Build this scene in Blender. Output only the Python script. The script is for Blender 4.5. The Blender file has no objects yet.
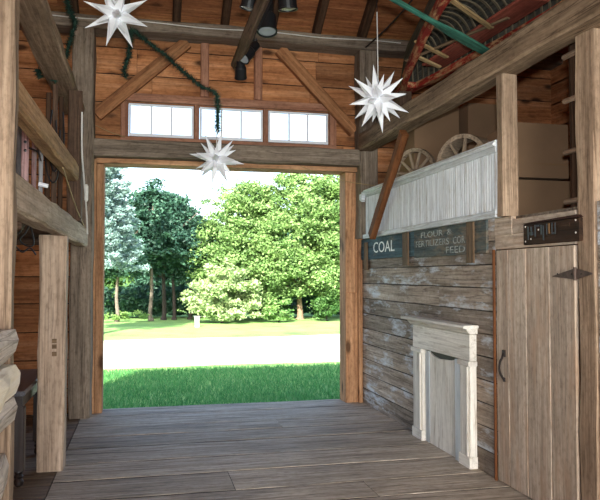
import bpy, bmesh, math, random
import numpy as np
from mathutils import Vector, Matrix
R = random.Random(7)
NR = np.random.default_rng(11)
SC = bpy.context.scene
COL = SC.collection
V = Vector
rad = math.radians

# ------------------------------------------------------------------ camera
F, YAW, PIT, EYE = 680.0, rad(13.0), math.atan(25 / 680.0), V((0, 0, 1.6))
cam = bpy.data.cameras.new('camera')
cam.sensor_width = 36; cam.sensor_fit = 'HORIZONTAL'; cam.lens = 36 * F / 600
cam.clip_end = 600
camo = bpy.data.objects.new('camera', cam); COL.objects.link(camo)
camo.location = EYE; camo.rotation_euler = (math.pi / 2 + PIT, 0, -YAW)
SC.camera = camo
def at(u, v, x=None, y=None, z=None):
    """where the sight line through a photo pixel meets a plane"""
    r, up = (u - 300) / F, (250 - v) / F
    f2 = math.cos(PIT) - up * math.sin(PIT); zz = math.sin(PIT) + up * math.cos(PIT)
    d = V((r * math.cos(YAW) + f2 * math.sin(YAW), -r * math.sin(YAW) + f2 * math.cos(YAW), zz))
    t = (x - EYE.x) / d.x if x is not None else (y - EYE.y) / d.y if y is not None else (z - EYE.z) / d.z
    return EYE + d * t

# ------------------------------------------------------------------ materials
def srgb(h):
    h = h.lstrip('#'); c = [int(h[i:i + 2], 16) / 255 for i in (0, 2, 4)]
    return tuple((x / 12.92 if x <= .04045 else ((x + .055) / 1.055) ** 2.4) for x in c) + (1,)
class NT:
    def __init__(s, name):
        s.m = bpy.data.materials.new(name); s.m.use_nodes = True
        s.t = s.m.node_tree; s.n = s.t.nodes; s.bsdf = s.n['Principled BSDF']; s.out = s.n['Material Output']
    def node(s, typ, **kw):
        n = s.n.new(typ)
        for k, v in kw.items():
            if k.startswith('i_'):
                key = k[2:]; key = int(key) if key.isdigit() else key.replace('_', ' ')
                n.inputs[key].default_value = v
            else: setattr(n, k, v)
        return n
    def link(s, a, b): s.t.links.new(a, b)
    def ramp(s, fac, stops):
        r = s.node('ShaderNodeValToRGB'); e = r.color_ramp.elements
        while len(e) < len(stops): e.new(.5)
        for q, (p, c) in zip(e, stops): q.position = p; q.color = c
        s.link(fac, r.inputs[0]); return r.outputs[0]
    def mix(s, fac, a, b, mode='MIX'):
        n = s.node('ShaderNodeMix', data_type='RGBA', blend_type=mode)
        for i, x in ((0, fac), (6, a), (7, b)):
            if hasattr(x, 'links'): s.link(x, n.inputs[i])
            else: n.inputs[i].default_value = x
        return n.outputs[2]
    def math(s, op, a, b=0.0, clamp=False):
        n = s.node('ShaderNodeMath', operation=op, use_clamp=clamp)
        for i, x in ((0, a), (1, b)):
            if hasattr(x, 'links'): s.link(x, n.inputs[i])
            else: n.inputs[i].default_value = x
        return n.outputs[0]
    def noise(s, vec, scale, det=5, rough=.6):
        mp = s.node('ShaderNodeMapping', vector_type='POINT'); mp.inputs['Scale'].default_value = scale
        s.link(vec, mp.inputs[0])
        n = s.node('ShaderNodeTexNoise', i_Scale=1.0, i_Detail=det, i_Roughness=rough)
        s.link(mp.outputs[0], n.inputs['Vector']); return n.outputs['Fac']
    def attr(s, name): return s.node('ShaderNodeAttribute', attribute_name=name)

def wood(name, dark, mid, light, grain=(.9, 16, 16), knots=0.0, paint=None, paint_amt=0.0, paint_scale=(2.5, 9, 9), var=.35, rough=.78, bump=.5, spec=.2, checks=.55, blotch=None, streak=1.0):
    t = NT(name); gp = t.attr('gp').outputs['Vector']; rn = t.attr('rnd').outputs['Fac']
    n1 = t.noise(gp, grain, 6, .62)
    c = t.ramp(n1, [(.28, srgb(dark)), (.5, srgb(mid)), (.72, srgb(light))])
    fine = t.noise(gp, (3, 85, 85), 3, .7)
    f2 = t.ramp(fine, [(.3, (.62, .6, .58, 1)), (.58, (1, 1, 1, 1))])
    c = t.mix(.75 * streak, c, f2, 'MULTIPLY')
    st = t.noise(gp, (1.6, 34, 34), 4, .65)
    c = t.mix(.8 * streak, c, t.ramp(st, [(.33, (.66, .64, .62, 1)), (.52, (1, 1, 1, 1)), (.7, (1.12, 1.1, 1.08, 1))]), 'MULTIPLY')
    sp = t.noise(gp, (16, 30, 30), 4, .7)
    c = t.mix(.6 * streak, c, t.ramp(sp, [(.34, (.6, .57, .54, 1)), (.5, (1, 1, 1, 1)), (.68, (1.15, 1.15, 1.15, 1))]), 'MULTIPLY')
    ck = t.math('ABSOLUTE', t.math('SUBTRACT', t.noise(gp, (.55, 21, 21), 2, .5), .5))
    c = t.mix(checks, c, t.ramp(ck, [(.006, (.22, .19, .17, 1)), (.022, (1, 1, 1, 1))]), 'MULTIPLY')
    blot = t.noise(gp, (1.1, 3.2, 3.2), 3, .5)
    b2 = t.ramp(blot, [(.34, (.72, .70, .68, 1)), (.62, (1.1, 1.08, 1.05, 1))])
    c = t.mix(.7 * (.4 + .6 * streak), c, b2, 'MULTIPLY')
    if blotch: c = t.mix(t.ramp(t.noise(gp, (1.3, 9, 9), 4, .6), [(.5, (0, 0, 0, 1)), (.72, (.75, .75, .75, 1))]), c, srgb(blotch))
    # per-piece tone
    tone = t.math('ADD', t.math('MULTIPLY', rn, var), 1.0 - var / 2)
    hsv = t.node('ShaderNodeHueSaturation'); t.link(tone, hsv.inputs['Value']); t.link(c, hsv.inputs['Color'])
    c = hsv.outputs[0]
    if knots > 0:
        mp = t.node('ShaderNodeMapping'); mp.inputs['Scale'].default_value = (2.0, 4.6, 4.6); t.link(gp, mp.inputs[0])
        vo = t.node('ShaderNodeTexVoronoi', i_Scale=1.0); t.link(mp.outputs[0], vo.inputs['Vector'])
        k = t.ramp(vo.outputs['Distance'], [(.10, (1, 1, 1, 1)), (.16 + .07 * knots, (0, 0, 0, 1))])
        c = t.mix(t.math('MULTIPLY', k, .85 * min(1, knots)), c, srgb('#2a160c'))
    if paint:
        p = t.noise(gp, paint_scale, 6, .7)
        th = 1 - paint_amt
        pm = t.ramp(p, [(max(0, th * .62 + .04), (0, 0, 0, 1)), (th * .62 + .16, (1, 1, 1, 1))])
        c = t.mix(t.math('MULTIPLY', pm, t.math('ADD', t.math('MULTIPLY', fine, 1.2), .15), True), c, srgb(paint))
    t.link(c, t.bsdf.inputs['Base Color'])
    t.bsdf.inputs['Roughness'].default_value = rough
    t.bsdf.inputs['Specular IOR Level'].default_value = spec
    bp = t.node('ShaderNodeBump', i_Strength=bump, i_Distance=.006)
    t.link(t.math('ADD', n1, t.math('MULTIPLY', fine, .5)), bp.inputs['Height']); t.link(bp.outputs[0], t.bsdf.inputs['Normal'])
    return t.m
def plain(name, col, rough=.6, metal=0.0, var=.12, scale=6, spec=.4, bump=0, col2=None):
    t = NT(name); co = t.node('ShaderNodeTexCoord').outputs['Object']
    n = t.noise(co, (scale,) * 3, 5, .6)
    a = srgb(col); b = srgb(col2) if col2 else tuple(x * (1 - var * 2) for x in a[:3]) + (1,)
    c = t.ramp(n, [(.35, b), (.6, a)])
    t.link(c, t.bsdf.inputs['Base Color'])
    t.bsdf.inputs['Roughness'].default_value = rough; t.bsdf.inputs['Metallic'].default_value = metal
    t.bsdf.inputs['Specular IOR Level'].default_value = spec
    if bump:
        bp = t.node('ShaderNodeBump', i_Strength=bump, i_Distance=.01); t.link(n, bp.inputs['Height']); t.link(bp.outputs[0], t.bsdf.inputs['Normal'])
    return t.m
def leafmat(name, a, b, trans=.35):
    t = NT(name); rn = t.attr('rnd').outputs['Fac']
    c = t.ramp(rn, [(0, srgb(a)), (1, srgb(b))])
    t.link(c, t.bsdf.inputs['Base Color']); t.bsdf.inputs['Roughness'].default_value = .55
    t.bsdf.inputs['Specular IOR Level'].default_value = .3
    tr = t.node('ShaderNodeBsdfTranslucent'); t.link(c, tr.inputs[0])
    mx = t.node('ShaderNodeMixShader'); mx.inputs[0].default_value = trans
    t.link(t.bsdf.outputs[0], mx.inputs[1]); t.link(tr.outputs[0], mx.inputs[2]); t.link(mx.outputs[0], t.out.inputs[0])
    return t.m

M = {}
M['pine'] = wood('pine_boards', '#8a5635', '#b1784f', '#c6916a', knots=1.0, var=.5, grain=(.8, 11, 11), checks=.15)
M['grime'] = plain('grimy_gap', '#1c1611', .95)
M['pinebrace'] = wood('brace_pine', '#7a4e34', '#9b6b48', '#b0805a', knots=.3, var=.2, checks=.2)
M['roofboard'] = wood('roof_boards', '#6c3d26', '#8f5a3a', '#a8724d', knots=.7, var=.5, checks=.15)
M['newpine'] = wood('jamb_pine', '#94684a', '#b68a66', '#caa07c', knots=.9, var=.3, checks=.2)
M['frame'] = wood('window_surround_pine', '#8a5c46', '#a67760', '#b88a72', knots=.3, var=.2, checks=.2)
M['grey'] = wood('grey_timber', '#675c50', '#887b6d', '#9e9081', var=.2, knots=.3, checks=.5)
M['tan'] = wood('tan_timber', '#7a6655', '#9c8570', '#b49e88', var=.15, knots=.2, checks=.4)
M['tanfar'] = wood('pale_timber', '#95816f', '#b7a28e', '#cdb9a6', var=.15, knots=.2, checks=.35, streak=.8)
M['tan2'] = wood('golden_timber', '#866648', '#ab8660', '#c4a07a', var=.15, checks=.3)
M['girder'] = wood('girder_timber', '#6c5a48', '#8c7661', '#a58f78', var=.15, knots=.2, checks=.7)
M['darkpost'] = wood('dark_post', '#46362c', '#5e4a3c', '#70594a', var=.15)
M['dark'] = wood('dark_rafter', '#33241a', '#4a3526', '#5a4434', var=.2)
M['brown'] = wood('brown_brace', '#5c3820', '#7a4c2c', '#8f6040', var=.15, knots=.3, checks=.3)
M['clap'] = wood('weathered_clapboard', '#786a5d', '#9a8d80', '#b6aa9d', paint='#ccd4dc', paint_amt=.22, paint_scale=(1.7, 6, 6), var=.6, grain=(1.2, 20, 20), checks=.6)
M['door'] = wood('barn_door_boards', '#a08e7e', '#bdad9d', '#ccbdae', var=.25, grain=(.5, 15, 15), knots=.15, checks=.3, blotch='#b08f74')
M['floor'] = wood('floor_planks', '#908474', '#b6a998', '#c8bdaf', var=.3, rough=.7, spec=.22, grain=(1.4, 16, 16), checks=.7, paint='#4e3a2a', paint_amt=.2, paint_scale=(1.0, 12, 12))
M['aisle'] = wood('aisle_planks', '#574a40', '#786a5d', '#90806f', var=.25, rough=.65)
M['whiteboard'] = wood('white_beadboard', '#bcc6ce', '#d4dbe0', '#dde3e7', paint='#857b6c', paint_amt=.2, paint_scale=(1.6, 34, 34), var=.2, bump=.15, checks=.3, streak=.45)
M['mantel'] = wood('mantel_paint', '#cfccc2', '#dfdcd4', '#e7e4dc', paint='#8a765c', paint_amt=.17, paint_scale=(1.6, 18, 18), var=.1, bump=.15, checks=.25, streak=.35)
M['mantelblue'] = wood('mantel_blue_paint', '#a8b3ba', '#c6cfd4', '#d4dade', paint='#7d6a52', paint_amt=.1, paint_scale=(1.6, 18, 18), var=.1, bump=.15, checks=.2, streak=.3)
M['signblue'] = wood('sign_blue', '#2f4450', '#435c68', '#567078', paint='#6d6356', paint_amt=.14, var=.1, bump=.15)
M['signdark'] = wood('sign_grey_blue', '#3b4548', '#505a5c', '#67695f', paint='#7a6c5a', paint_amt=.25, var=.1, bump=.15)
M['letters'] = wood('sign_letter_paint', '#d0d8d8', '#eef2f0', '#f4f6f4', paint='#7a8488', paint_amt=.12, paint_scale=(20, 20, 20), bump=0, streak=.3, checks=0)
M['lettersfaded'] = wood('faded_letter_paint', '#8c9492', '#b0b6b2', '#c0c4c0', paint='#505a5c', paint_amt=.3, paint_scale=(25, 25, 25), bump=0, streak=.5, checks=0)
M['batten'] = wood('brown_batten', '#5e4c3a', '#7b6650', '#90795f')
M['plaque'] = wood('plaque_wood', '#241912', '#342419', '#453022', var=.1)
M['plaquered'] = wood('plaque_top_wood', '#2a1814', '#38221c', '#442c24')
M['plaqueblack'] = plain('plaque_black_relief', '#23262a', .5)
M['plaquegold'] = plain('plaque_gold_relief', '#6e4e2a', .6)
M['boatred'] = wood('boat_red_paint', '#5e1612', '#8a241c', '#9c342a', paint='#b08a62', paint_amt=.3, paint_scale=(6, 20, 20), var=.1, bump=.2)
M['boatrib'] = wood('boat_rib_wood', '#4e463a', '#6a5f4e', '#80745f', var=.3)
M['boathull'] = wood('boat_hull_inside', '#2e2e2c', '#484640', '#5c584e', var=.3)
M['thwart'] = wood('boat_thwart_red', '#62302a', '#8a4638', '#9c5a4c', var=.1)
M['tanstick'] = wood('tan_stick', '#8a7350', '#a88e66', '#bca47c')
M['greenoar'] = wood('green_paint', '#1f4a40', '#316456', '#417464', paint='#6a7a60', paint_amt=.1, var=.1)
M['wheel'] = wood('wheel_wood', '#857563', '#a6947f', '#bbaa95', var=.2)
M['tablewood'] = wood('dark_table_wood', '#1c1614', '#2b2220', '#3a2f2c', rough=.4, spec=.5)
M['tabletop'] = wood('table_top', '#3a3c44', '#50545e', '#646872', rough=.3, spec=.5)  # blue-grey reflection on the top is put into its base colour
M['slab'] = wood('grey_split_rail', '#b0a498', '#d4cac0', '#e6ded6', var=.12, streak=.8)
M['cream'] = wood('cream_plank', '#ecdcc0', '#f6ecd8', '#faf4ea', var=.06, checks=.1, streak=.3)
M['pinkpaint'] = wood('pinkish_paint', '#8a6a6a', '#a88a8c', '#b89c9c', paint='#8d8d8a', paint_amt=.2)
M['greyplank'] = wood('grey_plank', '#6a6a6a', '#84868a', '#96989a')
M['card'] = plain('cardboard', '#84684e', .85, scale=2, var=.06)
M['tape'] = plain('parcel_tape', '#8a6a48', .4)
M['star'] = plain('white_star_plastic', '#eef0f4', .5, var=.01)
M['whitepaint'] = plain('white_window_paint', '#dfe3ea', .5, var=.03)
M['black'] = plain('black_metal', '#17181a', .35, var=.15, spec=.5)
M['iron'] = plain('rusty_iron', '#2c2522', .6, .3, var=.2, scale=30)
M['hingeiron'] = plain('brown_rusted_iron', '#5a4a42', .7, .2, var=.25, scale=30)
M['lamp'] = plain('lamp_reflector', '#9a9ea2', .25, .2, var=.03)
M['cordwhite'] = plain('white_cord', '#d4d2cc', .5)
M['cordtan'] = plain('tan_cord', '#9a8258', .6)
M['cordblack'] = plain('black_cable', '#1a1a1c', .5)
M['garland'] = leafmat('green_tinsel', '#223c34', '#466454', .15)
M['stone'] = plain('pale_stone', '#b4aca4', .9)
M['bark'] = plain('grey_bark', '#6e655a', .9, scale=12, bump=.5)
M['barkdark'] = plain('dark_bark', '#38332e', .9, scale=12, bump=.5)
M['barktan'] = plain('tan_bark', '#86705a', .9, scale=12, bump=.5)
M['maple'] = leafmat('maple_leaves', '#53743e', '#8aaa66', .25)
M['maple2'] = leafmat('maple_leaves_deep', '#4f7840', '#80a058', .25)
M['pale'] = leafmat('pale_leaves', '#7f9a62', '#b4c692', .25)
M['darkleaf'] = leafmat('dark_leaves', '#28483c', '#456a54', .2)
M['midleaf'] = leafmat('mid_leaves', '#3a6030', '#5c8044', .3)
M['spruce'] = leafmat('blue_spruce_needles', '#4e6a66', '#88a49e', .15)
M['grassblade'] = leafmat('grass_blades', '#34703e', '#5c9c56', .35)

def glass():
    t = NT('window_glass'); t.n.remove(t.bsdf)
    tr = t.node('ShaderNodeBsdfTransparent'); gl = t.node('ShaderNodeBsdfGlossy', i_Roughness=.02)
    fr = t.node('ShaderNodeFresnel', i_IOR=1.45); mx = t.node('ShaderNodeMixShader')
    t.link(fr.outputs[0], mx.inputs[0]); t.link(tr.outputs[0], mx.inputs[1]); t.link(gl.outputs[0], mx.inputs[2]); t.link(mx.outputs[0], t.out.inputs[0])
    return t.m
M['glass'] = glass()
def lawn():
    t = NT('lawn'); co = t.node('ShaderNodeTexCoord').outputs['Object']
    n = t.noise(co, (.8, .8, .8), 6, .65); f = t.noise(co, (22, 22, 22), 4, .7)
    c = t.ramp(n, [(.3, srgb('#5a8a40')), (.7, srgb('#90b262'))])
    c = t.mix(.6, c, t.ramp(f, [(.3, (.6, .6, .6, 1)), (.65, (1.15, 1.15, 1.1, 1))]), 'MULTIPLY')
    t.link(c, t.bsdf.inputs['Base Color']); t.bsdf.inputs['Roughness'].default_value = .9
    bp = t.node('ShaderNodeBump', i_Strength=.6, i_Distance=.04); t.link(f, bp.inputs['Height']); t.link(bp.outputs[0], t.bsdf.inputs['Normal'])
    return t.m
M['lawn'] = lawn()
M['gravel'] = plain('pale_gravel', '#d6cfc2', .95, scale=14, var=.12, bump=.3)
M['roofing'] = plain('grey_roofing', '#54504c', .9)

# ------------------------------------------------------------------ mesh builder
class MB:
    def __init__(s): s.v, s.f, s.g, s.r = [], [], [], []
    def add(s, verts, faces, gp=None, rnd=None):
        b = len(s.v); rnd = R.random() if rnd is None else rnd
        off = V((R.uniform(0, 60), R.uniform(0, 60), R.uniform(0, 60)))
        s.v += [tuple(p) for p in verts]
        s.g += [tuple(V(q) + off) for q in (gp if gp is not None else verts)]
        s.r += [rnd] * len(verts)
        s.f += [tuple(b + i for i in f) for f in faces]
        return s
    def bar(s, p0, p1, w, h, up=(0, 0, 1), ch=.008, jit=0.0, seg=.35, rnd=None, taper=1.0, bow=0.0):
        """a timber from p0 to p1, w across and h along up, with eased arrises and hewn wobble"""
        p0, p1 = V(p0), V(p1); d = p1 - p0; L = d.length; d.normalize()
        up = V(up); sd = d.cross(up).normalized(); up = sd.cross(d).normalized()
        n = max(1, int(L / seg)) if jit else 1
        a, b = w / 2, h / 2; c = min(ch, a * .8, b * .8)
        prof = [(a - c, -b), (a, -b + c), (a, b - c), (a - c, b), (-a + c, b), (-a, b - c), (-a, -b + c), (-a + c, -b)]
        vs, gs, fs = [], [], []
        for i in range(n + 1):
            t = i / n; k = 1 + (taper - 1) * t; o = p0 + d * (L * t) + up * (bow * math.sin(math.pi * t))
            jx, jy = (R.gauss(0, jit * .6), R.gauss(0, jit * .6)) if 0 < i < n else (0, 0)
            for (x, y) in prof:
                x2 = x * k + jx + R.gauss(0, jit); y2 = y * k + jy + R.gauss(0, jit)
                vs.append(o + sd * x2 + up * y2); gs.append((L * t, x2, y2))
        for i in range(n):
            for j in range(8):
                q = (j + 1) % 8
                fs.append((i * 8 + j, i * 8 + q, i * 8 + 8 + q, i * 8 + 8 + j))
        fs.append(tuple(range(7, -1, -1))); fs.append(tuple(n * 8 + j for j in range(8)))
        return s.add(vs, fs, gs, rnd)
    def box(s, lo, hi, ch=.004, rnd=None, jit=0, grain=None):
        """axis-aligned board, grain along its longest side"""
        lo, hi = V(lo), V(hi); sz = hi - lo; c = (lo + hi) / 2
        ax = max(range(3), key=lambda i: sz[i]) if grain is None else grain
        e = V((0, 0, 0)); e[ax] = sz[ax] / 2
        up = V((0, 0, 1)) if ax != 2 else V((0, 1, 0))
        d = V((0, 0, 0)); d[ax] = 1; sd = d.cross(up)
        w = sum(abs(sd[i]) * sz[i] for i in range(3)); h = sum(abs(up[i]) * sz[i] for i in range(3))
        return s.bar(c - e, c + e, w, h, up, ch, jit, .4, rnd)
    def tube(s, pts, r, n=8, rnd=None, cap=True):
        pts = [V(p) for p in pts]; rs = r if isinstance(r, (list, tuple)) else [r] * len(pts)
        vs, gs, fs = [], [], []; L = 0; prev = None
        for i, p in enumerate(pts):
            d = (pts[min(i + 1, len(pts) - 1)] - pts[max(i - 1, 0)]).normalized()
            if prev is None:
                a = d.cross(V((0, 0, 1)) if abs(d.z) < .9 else V((1, 0, 0))).normalized()
            else: a = (prev - d * prev.dot(d)).normalized()
            prev = a; b = d.cross(a)
            if i: L += (p - pts[i - 1]).length
            for j in range(n):
                t = 2 * math.pi * j / n; o = a * math.cos(t) * rs[i] + b * math.sin(t) * rs[i]
                vs.append(p + o); gs.append((L, math.cos(t) * rs[i], math.sin(t) * rs[i]))
        for i in range(len(pts) - 1):
            for j in range(n):
                q = (j + 1) % n; fs.append((i * n + j, i * n + q, i * n + n + q, i * n + n + j))
        if cap:
            fs.append(tuple(range(n - 1, -1, -1))); fs.append(tuple((len(pts) - 1) * n + j for j in range(n)))
        return s.add(vs, fs, gs, rnd)
    def lathe(s, base, prof, axis=(0, 0, 1), n=16, rnd=None):
        """prof: (radius, height) along axis"""
        ax = V(axis).normalized(); a = ax.cross(V((0, 0, 1)) if abs(ax.z) < .9 else V((1, 0, 0))).normalized(); b = ax.cross(a)
        vs, gs, fs = [], [], []; base = V(base)
        for (r, h) in prof:
            for j in range(n):
                t = 2 * math.pi * j / n
                vs.append(base + ax * h + (a * math.cos(t) + b * math.sin(t)) * r); gs.append((h, r * math.cos(t), r * math.sin(t)))
        for i in range(len(prof) - 1):
            for j in range(n):
                q = (j + 1) % n; fs.append((i * n + j, i * n + q, i * n + n + q, i * n + n + j))
        if tuple(prof[0]) == tuple(prof[-1]): return s.add(vs, fs, gs, rnd)
        if prof[0][0] > 1e-4: fs.append(tuple(range(n - 1, -1, -1)))
        if prof[-1][0] > 1e-4: fs.append(tuple((len(prof) - 1) * n + j for j in range(n)))
        return s.add(vs, fs, gs, rnd)
    def prism(s, poly, off, rnd=None, grain=0):
        """extrude a 3-D polygon by off"""
        n = len(poly); off = V(off); vs = [V(p) for p in poly] + [V(p) + off for p in poly]
        fs = [tuple(range(n - 1, -1, -1)), tuple(range(n, 2 * n))] + [(i, (i + 1) % n, n + (i + 1) % n, n + i) for i in range(n)]
        gs = [(p[grain], p[(grain + 1) % 3], p[(grain + 2) % 3]) for p in vs]
        return s.add(vs, fs, gs, rnd)
    def build(s, name, mat, parent=None, label=None, cat=None, group=None, kind=None, smooth=False):
        me = bpy.data.meshes.new(name)
        co = np.array(s.v, dtype=np.float32).reshape(-1, 3)
        if parent is not None: org = wl(parent)
        elif kind in ('structure', 'stuff'): org = V((0, 0, 0))
        else:
            lo, hi = co.min(0), co.max(0); org = V(((lo[0] + hi[0]) / 2, (lo[1] + hi[1]) / 2, lo[2]))
        me.from_pydata((co - np.array(org, dtype=np.float32)).tolist(), [], s.f)
        a = me.attributes.new('gp', 'FLOAT_VECTOR', 'POINT'); a.data.foreach_set('vector', np.array(s.g, dtype=np.float32).ravel())
        a = me.attributes.new('rnd', 'FLOAT', 'POINT'); a.data.foreach_set('value', np.array(s.r, dtype=np.float32))
        bm = bmesh.new(); bm.from_mesh(me); bmesh.ops.recalc_face_normals(bm, faces=bm.faces); bm.to_mesh(me); bm.free()
        if smooth: me.shade_smooth()
        me.materials.append(M[mat] if isinstance(mat, str) else mat)
        o = bpy.data.objects.new(name, me); COL.objects.link(o)
        if parent is not None: o.parent = parent
        else: o.location = org
        tag(o, label, cat, group, kind); return o
def wl(o):
    p = V((0, 0, 0))
    while o is not None: p += o.location; o = o.parent
    return p
def tag(o, label=None, cat=None, group=None, kind=None):
    for k, x in (('label', label), ('category', cat), ('group', group), ('kind', kind)):
        if x: o[k] = x
    return o
def thing(name, loc, label, cat, group=None):
    o = bpy.data.objects.new(name, None); COL.objects.link(o); o.location = loc; o.empty_display_size = .1
    return tag(o, label, cat, group)
def smooth_path(pts, k=8):
    pts = [V(p) for p in pts]; out = []
    for i in range(len(pts) - 1):
        p0, p1, p2, p3 = pts[max(i - 1, 0)], pts[i], pts[i + 1], pts[min(i + 2, len(pts) - 1)]
        for j in range(k):
            t = j / k
            out.append(.5 * ((2 * p1) + (p2 - p0) * t + (2 * p0 - 5 * p1 + 4 * p2 - p3) * t * t + (3 * p1 - p0 - 3 * p2 + p3) * t ** 3))
    return out + [pts[-1]]
def copy_tree(o, parent=None):
    c = o.copy(); COL.objects.link(c)
    if parent is not None: c.parent = parent
    for ch in list(o.children): copy_tree(ch, c)
    return c

# ================================================================== THE SETTING
YB = 8.30            # inner face of the doorway wall
XR = 2.71            # face of the right-hand plank partition
DX0, DX1, DZ = -.45, 2.49, 2.93
WINS = [(-.18, .585), (.66, 1.437), (1.51, 2.28)]
WZ0, WZ1 = 3.255, 3.65
XL, XE, YR = -3.0, 5.5, -3.2
EAVE, SLOPE, RIDGE = 4.62, .66, 2.6
# ground
m = MB(); m.box((-90, -60, -.75), (110, 220, -.50), ch=.001); m.build('ground', 'lawn', kind='structure')
m = MB()
n = 40; vs = []; fs = []
for i in range(n + 1):
    x = -45 + 90 * i / n
    y0 = 15.9 + .035 * x + .12 * math.sin(x * 1.3) + .06 * math.sin(x * 3.7); y1 = 22.6 + .06 * x + .15 * math.sin(x * .9 + 1)
    vs += [(x, y0, -.498), (x, y1, -.498), (x, y1, -.485), (x, y0, -.485)]
for i in range(n):
    for j in range(4):
        k = (j + 1) % 4; fs.append((i * 4 + j, i * 4 + k, i * 4 + 4 + k, i * 4 + 4 + j))
fs += [(3, 2, 1, 0), (n * 4, n * 4 + 1, n * 4 + 2, n * 4 + 3)]
m.add(vs, fs); m.build('driveway', 'gravel', kind='structure')
# floors
edges = [8.52, 8.06, 7.47, 7.06, 6.62, 6.08, 5.60, 5.10, 4.72, 4.3, 3.85, 3.4, 2.9, 2.4, 1.9, 1.4, .9, .4, -.1, -.6, -1.1, -1.6, -2.1, -2.6, -3.2]
m = MB()
for a, b in zip(edges, edges[1:]):
    x0, x1 = -.665, XR + .045
    cut = R.choice([None, None, R.uniform(.6, 1.9)])
    if abs(a - 7.47) < .01: cut = 1.45
    for p, q in (((x0, cut - .003), (cut + .003, x1)) if cut else ((x0, x1),)):
        dz = R.uniform(-.001, .001)
        m.bar(((p), (a + b) / 2, -.025 + dz), (q, (a + b) / 2, -.025 + dz), a - b - R.choice([.018, .024, .034]), .05, ch=.0025, jit=.0012, seg=.25)
m.build('floor', 'floor', kind='structure')
m = MB(); m.box((-.67, YR, -.5), (XR + .045, 8.51, -.0035), ch=.001); m.box((XR + .046, YR, -.5), (XE, 8.5, -.055)); m.build('floor_sill', 'grime', kind='structure')
m = MB(); y = 8.40
while y > YR:
    w = R.uniform(.22, .36); m.bar((XL - .02, y - w / 2, -.03), (-.675, y - w / 2, -.03), w - .01, .05, ch=.006, jit=.001); y -= w
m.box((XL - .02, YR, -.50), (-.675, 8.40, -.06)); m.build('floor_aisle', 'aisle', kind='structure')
m = MB(); y = 8.28
while y > YR:
    m.bar((XR + .035, y - .12, 2.02), (XE - .02, y - .12, 2.02), .236, .05, ch=.004); y -= .24
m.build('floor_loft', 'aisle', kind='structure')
# doorway wall: horizontal boards cut round the doorway and the windows
def spans(z0, z1):
    holes = []
    if z0 < DZ: holes.append((DX0 - .03, DX1 + .03))
    if z1 > WZ0 + .02 and z0 < WZ1 - .02: holes += [(a - .002, b + .002) for a, b in WINS]
    x = XL; out = []
    for a, b in sorted(holes): out.append((x, a)); x = b
    out.append((x, XE)); return out
m = MB(); sh = MB()
zr = [0, .29, .62, .94, 1.27, 1.58, 1.88, 2.19, 2.5, 2.76, DZ, WZ0 - .003, WZ1 + .003, 3.99, 4.31, 4.64]
for z0, z1 in zip(zr, zr[1:]):
    for a, b in spans(z0, z1):
        c = [a]
        while b - c[-1] > 2.6: c.append(c[-1] + R.uniform(1.3, 2.3))
        c.append(b)
        for p, q in zip(c, c[1:]):
            m.box((p + .002, YB, z0 + .0055), (q - .002, YB + .0115, z1 - .0055), ch=.0025)
        sh.box((a + .001, YB + .012, z0), (b - .001, YB + .06, z1), ch=.0005)
m.build('wall_back', 'pine', kind='structure'); sh.build('wall_back_sheathing', 'grime', kind='structure')
# other walls of the barn
def board_wall(name, mat, axis, pos, a0, a1, z0, z1, inward, top=None):
    m = MB(); z = z0
    while z < z1 - .01:
        h = min(R.uniform(.26, .34), z1 - z)
        if top:
            lim = (top(z)); p, q = max(a0, lim[0]), min(a1, lim[1])
        else: p, q = a0, a1
        if q - p > .1:
            if axis == 'x': m.box((pos, p, z + .002), (pos + .03 * inward, q, z + h - .002), ch=.006); m.box((pos - .03 * inward, p, z), (pos + .002 * inward, q, z + h), ch=.001)
            else: m.box((p, pos, z + .002), (q, pos + .03 * inward, z + h - .002), ch=.006); m.box((p, pos - .03 * inward, z), (q, pos + .002 * inward, z + h), ch=.001)
        z += h
    return m.build(name, mat, kind='structure')
def gable(z): return (RIDGE - (EAVE + SLOPE * (YB - RIDGE) - z) / SLOPE, RIDGE + (EAVE + SLOPE * (YB - RIDGE) - z) / SLOPE) if z > EAVE else (-99, 99)
board_wall('wall_left', 'pine', 'x', XL, YR, YB - .01, 0, 8.2, 1, gable)
board_wall('wall_right', 'pine', 'x', XE, YR, YB - .01, 0, 8.2, -1, gable)
board_wall('wall_rear_left', 'pine', 'y', YR, XL, -.7, 0, 4.6, 1)
board_wall('wall_rear_right', 'pine', 'y', YR, 2.7, XE, 0, 4.6, 1)
board_wall('wall_rear_top', 'pine', 'y', YR, -.7, 2.7, 3.2, 4.6, 1)
# roof boards, both slopes, and the roofing above
nrm = V((0, SLOPE, 1)).normalized()
m = MB(); y = YB + .45
while y > RIDGE:
    dy = .235; zc = lambda yy: EAVE + .13 + SLOPE * (YB - yy)
    p = V((0, y - dy / 2, zc(y - dy / 2)))
    c = [XL - .1, R.uniform(-1.5, .3), R.uniform(1.2, 2.6), R.uniform(3.3, 4.6), XE + .1]
    for a, b in zip(c, c[1:]):
        m.bar((a, p.y, p.z), (b, p.y, p.z), dy * math.sqrt(1 + SLOPE ** 2) - .004, .025, up=nrm, ch=.004)
    y -= dy
p = V((0, (YB + .45 + RIDGE) / 2, zc((YB + .45 + RIDGE) / 2) + .04))
m.bar((XL - .15, p.y, p.z), (XE + .15, p.y, p.z), (YB + .45 - RIDGE) * math.sqrt(1 + SLOPE ** 2), .04, up=nrm, ch=.001)
p.y = 2 * RIDGE - p.y; nr2 = V((0, -SLOPE, 1)).normalized()
m.bar((XL - .15, p.y, p.z), (XE + .15, p.y, p.z), (YB + .45 - RIDGE) * math.sqrt(1 + SLOPE ** 2), .06, up=nr2, ch=.001)
m.build('roof', 'roofboard', kind='structure')
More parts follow.
